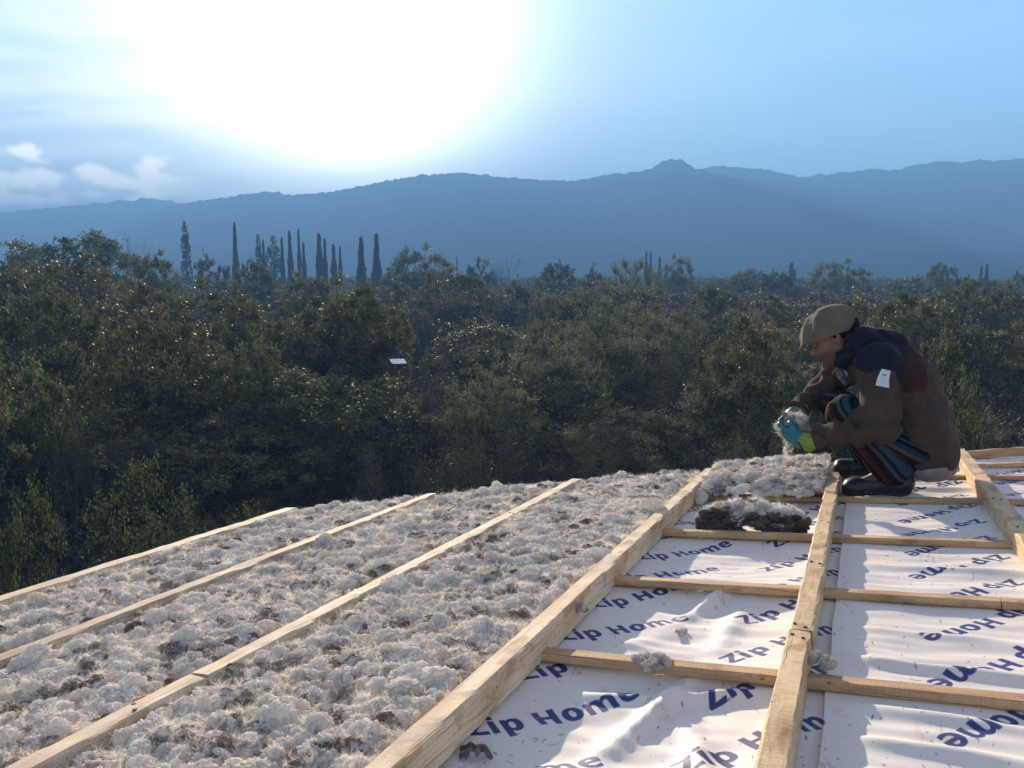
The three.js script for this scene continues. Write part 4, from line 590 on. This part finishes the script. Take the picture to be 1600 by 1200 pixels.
const T = {
  round: [0, 1, 2].map((i) => leafy(301 + i, { H: 4.2, W: 4.2, low: 0.12, stems: 3, clumps: 230, clumpR: 0.36, leaves: 32000, leaf: 0.088, leafW: 0.048, up: 0.35, droop: 0.15, colA: OLIVE, colB: DRY, twig: true })),
  dark: [0, 1].map((i) => leafy(321 + i, { H: 4.5, W: 5, low: 0.15, stems: 2, clumps: 210, clumpR: 0.42, leaves: 22000, leaf: 0.12, leafW: 0.065, up: 0.3, droop: 0.1, colA: DARKG, colB: OLIVE, dull: true })),
  airy: [0, 1].map((i) => leafy(331 + i, { H: 4.4, W: 4.6, low: 0.06, stems: 4, clumps: 160, clumpR: 0.55, leaves: 30000, leaf: 0.09, leafW: 0.022, up: 0.75, droop: -0.1, colA: GREY, colB: OLIVE, dull: true, twig: true })),
  fresh: [0, 1].map((i) => leafy(341 + i, { H: 2.2, W: 2.2, low: 0.02, stems: 5, clumps: 90, clumpR: 0.4, leaves: 11000, leaf: 0.05, leafW: 0.03, up: 0.45, droop: 0, colA: [0.08, 0.11, 0.035], colB: FRESH, dull: true, twig: true })),
  far: [0, 1, 2].map((i) => leafy(351 + i, { H: 4.2, W: 4.6, low: 0.08, stems: 2, clumps: 120, clumpR: 0.5, leaves: 5400, leaf: 0.24, leafW: 0.13, up: 0.3, droop: 0.1, colA: DARKG, colB: [0.13, 0.11, 0.065], dull: true })),
  brown: [0, 1].map((i) => bare(361 + i, { stems: 6, levels: 7, fork: 2, L: 0.62, rad: 0.018, lean: 0.5, spread0: 0.5, spread: 0.62, rise: 0.12, more: 0.3, col: [0.13, 0.10, 0.075], leaves: 0.5, leafCol: [0.2, 0.17, 0.08] })),
  bareTree: [0, 1].map((i) => bare(371 + i, { stems: 1, levels: 7, fork: 3, L: 1.5, rad: 0.10, lean: 0.06, spread0: 0.75, spread: 0.6, rise: 0.16, more: 0.25, col: [0.07, 0.06, 0.055] })),
  cypress: [cypress(381, { H: 9, W: 1.5, n: 4200, leaf: 0.3 }), cypress(382, { H: 9, W: 1.9, n: 5200, leaf: 0.3, tops: 2 }), cypress(383, { H: 9, W: 1.2, n: 700, leaf: 0.34, tops: 3 })],
};
// crown and trunk share their geometry with every tree of the kind; the first is made, the others are clones of it
const made = new Map();
function plant(name, kind, v, at, w, h, turn, label, category, group) {
  const key = kind + v + name, t = T[kind][v]; let g = made.get(key);
  if (!g) { g = new THREE.Group(); mesh('crown', t.crown, t.mat, g); mesh('trunk', t.trunk, barkMat, g); made.set(key, g); } else g = g.clone();
  g.name = numbered(name); scene.add(g); g.userData = {}; g.position.copy(at); g.scale.set(w / t.W, h / t.H, w / t.W); g.rotation.y = turn; return tag(g, label, category, group);
}
let turns = 1;
// [picture x, picture y of the top, distance, picture width, name, kind, variant, label, category, group]
function row(list) { for (const [px, py, d, wpx, name, kind, v, label, category, group] of list) { const p = spot(px, py, d), gy = groundY(p.x, p.z) - 0.05, h = Math.max(0.7, p.y - gy); plant(name, kind, v, V(p.x, gy, p.z), wpx * d / F, h, turns++ * 2.4, label, category, group); } }
row([
  // cypresses on the skyline
  [288, 345, 120, 17, 'cypress_tree', 'cypress', 2, 'thin ragged pair of bare spires standing alone at the far left', 'cypress'],
  [366, 349, 125, 12, 'cypress_tree', 'cypress', 1, 'tall dark cypress with a lower twin, left of the main row', 'cypress'],
  [403, 366, 130, 15, 'cypress_tree', 'cypress', 2, 'sparse spire at the left start of the main cypress row', 'cypress'],
  [411, 376, 128, 9, 'cypress_tree', 'cypress', 0, 'short cypress close behind the first sparse spire', 'cypress'],
  [426, 368, 132, 22, 'cypress_tree', 'cypress', 2, 'see-through poplar-like tree in the cypress row', 'cypress'],
  [440, 372, 130, 9, 'cypress_tree', 'cypress', 0, 'cypress just right of the see-through tree', 'cypress'],
  [452, 362, 130, 11, 'cypress_tree', 'cypress', 0, 'full cypress left of the needle-thin one', 'cypress'],
  [466, 359, 130, 8, 'cypress_tree', 'cypress', 0, 'needle-thin tall cypress in the row', 'cypress'],
  [474, 380, 128, 9, 'cypress_tree', 'cypress', 0, 'low cypress at the right of the needle-thin one', 'cypress'],
  [498, 366, 130, 15, 'cypress_tree', 'cypress', 0, 'broad pointed cypress right of the gap in the row', 'cypress'],
  [507, 374, 131, 10, 'cypress_tree', 'cypress', 0, 'cypress leaning against the broad pointed one', 'cypress'],
  [521, 383, 132, 13, 'cypress_tree', 'cypress', 0, 'low blunt cypress after the broad one', 'cypress'],
  [531, 386, 132, 8, 'cypress_tree', 'cypress', 0, 'smallest cypress of the row before the sun glare', 'cypress'],
  [564, 371, 118, 17, 'cypress_tree', 'cypress', 1, 'twin-topped cypress under the sun', 'cypress'],
  [588, 366, 118, 18, 'cypress_tree', 'cypress', 1, 'widest cypress at the right end of the row', 'cypress'],
  [714, 402, 190, 5, 'cypress_tree', 'cypress', 0, 'tiny lone cypress right of the sun glare', 'cypress'],
  [926, 408, 190, 4, 'cypress_tree', 'cypress', 0, 'tiny cypress tip left of the tall olive tree', 'cypress'],
  [1010, 393, 150, 8, 'cypress_tree', 'cypress', 0, 'left one of the two close cypresses below the peak', 'cypress'],
  [1017, 394, 150, 7, 'cypress_tree', 'cypress', 0, 'right one of the two close cypresses below the peak', 'cypress'],
  [1031, 402, 148, 9, 'cypress_tree', 'cypress', 0, 'small pointed conifer next to the cypresses below the peak', 'conifer'],
  [1237, 411, 150, 15, 'cypress_tree', 'cypress', 1, 'dark conifer above the belt left of the man', 'conifer'],
  [1534, 416, 150, 7, 'cypress_tree', 'cypress', 0, 'left one of the cypress pair at the far right', 'cypress'],
  [1543, 413, 150, 8, 'cypress_tree', 'cypress', 0, 'right one of the cypress pair at the far right', 'cypress'],
  // the skyline of broad crowns and leafless trees
  [108, 374, 62, 200, 'scrub_tree', 'dark', 0, 'large dark tree crown on the skyline at the left', 'tree'],
  [30, 395, 58, 110, 'scrub_tree', 'dark', 1, 'dark tree on the skyline at the left edge', 'tree'],
  [240, 403, 52, 92, 'scrub_tree', 'round', 0, 'round olive crown below the bare spires', 'tree'],
  [192, 358, 76, 62, 'bare_tree', 'bareTree', 0, 'leafless tree behind the large dark crown', 'bare tree'],
  [238, 370, 78, 50, 'bare_tree', 'bareTree', 1, 'smaller leafless tree left of the bare spires', 'bare tree'],
  [40, 366, 74, 60, 'bare_tree', 'bareTree', 1, 'leafless tree at the left end of the skyline', 'bare tree'],
  [330, 398, 88, 60, 'scrub_tree', 'far', 0, 'grey-brown crown between the spires and the tall dark cypress', 'tree'],
  [398, 414, 62, 70, 'scrub_tree', 'dark', 0, 'dark rounded crown in front of the cypress row', 'tree'],
  [655, 390, 82, 112, 'scrub_tree', 'round', 1, 'big hazy crown right of the cypress row', 'tree'],
  [747, 409, 92, 50, 'scrub_tree', 'far', 1, 'low crown left of the leafless skyline tree', 'tree'],
  [785, 391, 96, 60, 'bare_tree', 'bareTree', 0, 'leafless tree alone on the skyline in the middle', 'bare tree'],
  [868, 414, 84, 70, 'scrub_tree', 'far', 2, 'grey crown on the skyline left of the tall olive tree', 'tree'],
  [920, 420, 78, 70, 'scrub_tree', 'far', 0, 'brown crown touching the tall olive tree', 'tree'],
  [990, 404, 46, 120, 'scrub_tree', 'airy', 0, 'tall light olive tree rising to the skyline below the peak', 'tree'],
  [1060, 403, 95, 48, 'scrub_tree', 'dark', 1, 'dark round crown right of the cypresses below the peak', 'tree'],
  [1118, 420, 82, 90, 'bare_tree', 'brown', 0, 'brown leafless thicket tree right of the tall olive tree', 'bare tree'],
  [1170, 425, 88, 80, 'scrub_tree', 'dark', 0, 'dark green crown between the brown thicket and the man', 'tree'],
  [1216, 428, 80, 70, 'scrub_tree', 'far', 2, 'dull crown under the dark conifer', 'tree'],
  [1312, 410, 92, 84, 'scrub_tree', 'dark', 1, 'dark broad tree on the skyline above the flat cap', 'tree'],
  [1475, 415, 100, 46, 'scrub_tree', 'dark', 0, 'umbrella-shaped dark tree at the right skyline', 'tree'],
  [1585, 424, 90, 50, 'scrub_tree', 'far', 0, 'low tree at the right edge of the skyline', 'tree'],
  [1410, 438, 80, 90, 'scrub_tree', 'far', 1, 'grey scrub crown between broad and umbrella trees', 'tree'],
  [1530, 436, 72, 80, 'scrub_tree', 'far', 2, 'scrub crown under the right cypress pair', 'tree'],
  // the middle rows
  [112, 412, 33, 190, 'scrub_tree', 'round', 0, 'wide olive crown with glinting leaves at the left', 'tree'],
  [-8, 424, 30, 130, 'scrub_tree', 'round', 2, 'olive crown cut by the left edge', 'tree'],
  [330, 452, 27, 200, 'scrub_tree', 'round', 1, 'broad crown in the middle of the left half', 'tree'],
  [225, 458, 29, 120, 'scrub_tree', 'round', 2, 'olive crown between two wide ones at the left', 'tree'],
  [478, 436, 42, 110, 'scrub_tree', 'round', 0, 'round sunlit crown below the low cypresses', 'tree'],
  [550, 445, 25, 170, 'scrub_tree', 'round', 1, 'tall glinting tree in the centre under the sun', 'tree'],
  [622, 450, 48, 70, 'scrub_tree', 'round', 2, 'narrow crown right of the tall glinting tree', 'tree'],
  [712, 428, 46, 128, 'scrub_tree', 'round', 0, 'dome-shaped crown with a lit rim in the centre', 'tree'],
  [740, 486, 36, 120, 'bare_tree', 'brown', 1, 'brownish leafless shrub below the dome-shaped crown', 'shrub'],
  [845, 462, 40, 70, 'scrub_tree', 'dark', 1, 'dark bushy tree left of the feathery thicket', 'tree'],
  [800, 440, 52, 80, 'scrub_tree', 'far', 0, 'dull crown behind the dark bushy tree', 'tree'],
  [900, 447, 50, 90, 'scrub_tree', 'far', 1, 'brown-green crown before the tall olive tree', 'tree'],
  [965, 458, 24, 260, 'scrub_tree', 'airy', 1, 'feathery olive thicket tree in the centre right', 'tree'],
  [870, 500, 20, 170, 'scrub_tree', 'airy', 0, 'feathery shrub left of the large feathery thicket', 'shrub'],
  [1060, 478, 26, 150, 'scrub_tree', 'airy', 0, 'grey feathery tree right of the large feathery thicket', 'tree'],
  [1120, 452, 44, 90, 'scrub_tree', 'dark', 0, 'dark crown behind the feathery trees', 'tree'],
  [1200, 472, 34, 96, 'scrub_tree', 'round', 2, 'olive crown left of the flat cap', 'tree'],
  [1335, 466, 30, 145, 'scrub_tree', 'round', 1, 'olive crown behind the man\'s head', 'tree'],
  [1420, 470, 34, 90, 'scrub_tree', 'dark', 1, 'dark crown behind the man\'s back', 'tree'],
  [1500, 452, 36, 120, 'scrub_tree', 'dark', 0, 'green crown right of the man', 'tree'],
  [1580, 454, 34, 110, 'scrub_tree', 'round', 0, 'olive crown at the right edge', 'tree'],
  [1462, 486, 26, 110, 'scrub_tree', 'dark', 1, 'dark green crown beside the man\'s shoulder', 'tree'],
  // the near scrub
  [60, 468, 21, 190, 'scrub_tree', 'dark', 0, 'dark shaded tree at the left below the wide olive crown', 'tree'],
  [245, 500, 19, 190, 'scrub_tree', 'round', 0, 'shaded tree in front of the broad left crown', 'tree'],
  [395, 540, 18, 130, 'scrub_tree', 'dark', 1, 'dark tree left of the tall glinting tree', 'tree'],
  [-10, 560, 14, 170, 'scrub_tree', 'dark', 1, 'dark tree in deep shade at the left edge', 'tree'],
  [130, 590, 13.5, 170, 'bare_tree', 'brown', 0, 'brown twiggy shrub in shade above the left bushes', 'shrub'],
  [405, 572, 16.5, 84, 'scrub_tree', 'fresh', 0, 'bright green sprig-like young tree in the left shade', 'tree'],
  [500, 600, 15, 150, 'bare_tree', 'brown', 1, 'leafless shrub under the tall glinting tree', 'shrub'],
  [650, 560, 17, 150, 'bare_tree', 'brown', 0, 'leafless grey shrub by the bright gleam', 'shrub'],
  [770, 560, 16, 190, 'scrub_tree', 'airy', 1, 'feathery low shrub in the middle', 'shrub'],
  [610, 640, 12.5, 170, 'bare_tree', 'brown', 1, 'brown shrub behind the second beam end', 'shrub'],
  [760, 630, 12.5, 200, 'bare_tree', 'brown', 0, 'brown twiggy shrub behind the third beam end', 'shrub'],
  [920, 600, 13.5, 210, 'bare_tree', 'brown', 1, 'dense twiggy shrub behind the wide wool bay', 'shrub'],
  [1080, 520, 16.5, 170, 'bare_tree', 'brown', 0, 'twiggy glinting shrub left of the man', 'shrub'],
  [1170, 515, 16, 160, 'scrub_tree', 'round', 2, 'small-leaved glinting bush beside the man\'s face', 'shrub'],
  [1060, 640, 11, 180, 'bare_tree', 'brown', 1, 'brown shrub behind the laid wool', 'shrub'],
  [1200, 610, 12, 170, 'bare_tree', 'brown', 0, 'twiggy shrub behind the man\'s hands', 'shrub'],
  [1330, 560, 14, 200, 'scrub_tree', 'dark', 1, 'dark bush hidden behind the man', 'shrub'],
  [1556, 556, 11.5, 140, 'bare_tree', 'brown', 1, 'pale twiggy shrub at the right of the man', 'shrub'],
  [1500, 596, 10.5, 110, 'scrub_tree', 'fresh', 1, 'greenish low bush right of the man\'s back', 'shrub'],
  [1600, 590, 10, 120, 'bare_tree', 'brown', 0, 'grey shrub cut by the right edge', 'shrub'],
  [1450, 540, 15, 140, 'scrub_tree', 'dark', 0, 'dark bush in shade behind the man\'s shoulder', 'shrub'],
  // the fresh bushes at the eaves
  [45, 772, 8.3, 112, 'leafy_bush', 'fresh', 1, 'leafy green bush at the left edge by the roof', 'bush'],
  [235, 735, 9.2, 180, 'leafy_bush', 'fresh', 0, 'leafy green bush rising beyond the outermost beam', 'bush'],
  [380, 800, 9.0, 120, 'leafy_bush', 'fresh', 1, 'low dark bush at the upper end of the outermost beam', 'bush'],
]);
// more trees of the belt, alike and close-set
{
  const r = rng(19), near = [];
  for (let k = 0; k < 400 && near.length < 74; k++) {
    const d = 15 + 55 * r() ** 1.2, px = -40 + 1680 * r(), p = spot(px, 430, d); if (d < 34 && Math.abs(px - 625) < 70) continue; if (near.some((q) => Math.hypot(q.x - p.x, q.z - p.z) < 1.7 + d * 0.02)) continue; near.push(p);
    const kind = d > 45 ? ['far', 'dark', 'round'][Math.floor(r() * 3)] : ['round', 'dark', 'airy', 'round'][Math.floor(r() * 4)], h = (d < 24 ? 1.7 + 1.0 * r() : 2.4 + 1.3 * r()), w = 2.4 + 1.8 * r(), gy = groundY(p.x, p.z) - 0.05;
    plant('scrub_tree', kind, Math.floor(r() * T[kind].length), V(p.x, gy, p.z), w, h, r() * 6.283, ...{ round: ['low olive scrub tree packed among others in the belt behind the roof', 'tree', 'low olive scrub trees of the belt'], dark: ['low dark green scrub tree packed into the belt behind the roof', 'tree', 'low dark scrub trees of the belt'], airy: ['low feathery grey-green scrub tree in the belt behind the roof', 'tree', 'low feathery scrub trees of the belt'], far: ['dull brownish scrub crown among the farther trees of the belt', 'tree', 'farther dull scrub crowns of the belt'] }[kind]);
  }
}
// ground cover between the trees, and the wood that runs on to the hills
{
  const low = [leafy(401, { H: 1.5, W: 2.0, low: 0.0, stems: 4, clumps: 34, clumpR: 0.4, leaves: 1500, leaf: 0.07, leafW: 0.03, up: 0.5, droop: 0, colA: DARKG, colB: [0.09, 0.08, 0.045], dull: true, twig: true }), bare(402, { stems: 5, levels: 5, fork: 2, L: 0.42, rad: 0.012, lean: 0.6, spread0: 0.6, spread: 0.65, rise: 0.1, more: 0.3, col: [0.09, 0.07, 0.052], leaves: 0.5, leafCol: [0.09, 0.08, 0.04] })];
  const r = rng(55), lists = [[], []], S = (v) => [v, v, v];
  for (let k = 0; k < 1700; k++) {
    const d = 8.5 + 80 * r() ** 1.5, a = (r() - .5) * 1.5, x = Math.sin(a) * d, z = -Math.cos(a) * d, i = r() < 0.6 ? 0 : 1, s = (0.55 + 0.65 * r()) * (d < 14 ? 0.75 : 1), g = 0.6 + 0.7 * r();
    lists[i].push({ p: [x, groundY(x, z) - 0.05, z], r: [0, r() * 6.283, 0], s: V(s, s * (0.75 + 0.5 * r()), s), c: [g * (0.9 + 0.3 * r()), g, g] });
  }
  const u = tag(thing('undergrowth'), 'tangled dry undergrowth filling the ground between the trees', 'undergrowth', null, 'stuff');
  instances('thicket', mergeGeometries([low[0].crown, low[0].trunk]), dullLeafMat, lists[0], u); instances('brushwood', mergeGeometries([low[1].crown, low[1].trunk]), barkMat, lists[1], u);
  const W = [[], [], []];
  for (let k = 0; k < 9000; k++) { const d = 55 + 400 * r() ** 1.35, a = (r() - .5) * 1.6, x = Math.sin(a) * d, z = -Math.cos(a) * d, h = (2.6 + 1.9 * r()) * (d < 130 ? 0.86 : 1), g = 0.55 + 0.8 * r(); W[k % 3].push({ p: [x, groundY(x, z) * (d < 300 ? 1 : 0) - 0.4, z], r: [0, r() * 6.283, 0], s: V((0.8 + 0.6 * r()) * (1 + d / 500), h / 4.2, (0.8 + 0.6 * r()) * (1 + d / 500)), c: [g * (0.95 + 0.5 * r() * r()), g, g] }); }
  const f = tag(thing('woodland'), 'far scrub woodland running from the near trees to the hills', 'woodland', null, 'stuff');
  T.far.forEach((t, i) => instances('far_crowns', t.crown, dullLeafMat, W[i], f));
}
// a low tin-roofed shelter that catches the sun between the trees
{
  const s = thing('tin_shelter'), p = spot(622, 563, 22), gy = groundY(p.x, p.z), H = p.y - gy, pos = [], idx = [], n = 24; s.position.set(p.x, gy, p.z); s.rotation.y = 0.35; s.scale.set(0.4, 1, 0.34); tag(s, 'low shelter with a tin roof glinting in the sun among the central trees', 'shed');
  for (let i = 0; i <= n; i++) for (const [z, y] of [[-0.55, 0.02], [0.55, -0.07]]) for (const o of [0, -0.006]) pos.push(-0.5 + i / n, H + y + 0.003 * Math.sin(i * 1.57) + o, z);
  for (let i = 0; i < n; i++) { const a = i * 4, b = a + 4; idx.push(a, a + 2, b, b, a + 2, b + 2, a + 1, b + 1, a + 3, b + 1, b + 3, a + 3); }
  mesh('roof', build(pos, idx), new THREE.MeshStandardMaterial({ color: RGB(0.62, 0.63, 0.64), metalness: 0.9, roughness: 0.22, side: THREE.DoubleSide }), s);
  for (const [x, z] of [[-0.42, -0.45], [0.42, -0.45], [-0.42, 0.45], [0.42, 0.45]]) { const m = mesh('post', new THREE.CylinderGeometry(0.035, 0.045, H + 0.2, 7), barkMatPlain, s); m.position.set(x, (H - 0.2) / 2 - 0.06, z); }
}
renderer.render(scene, camera);
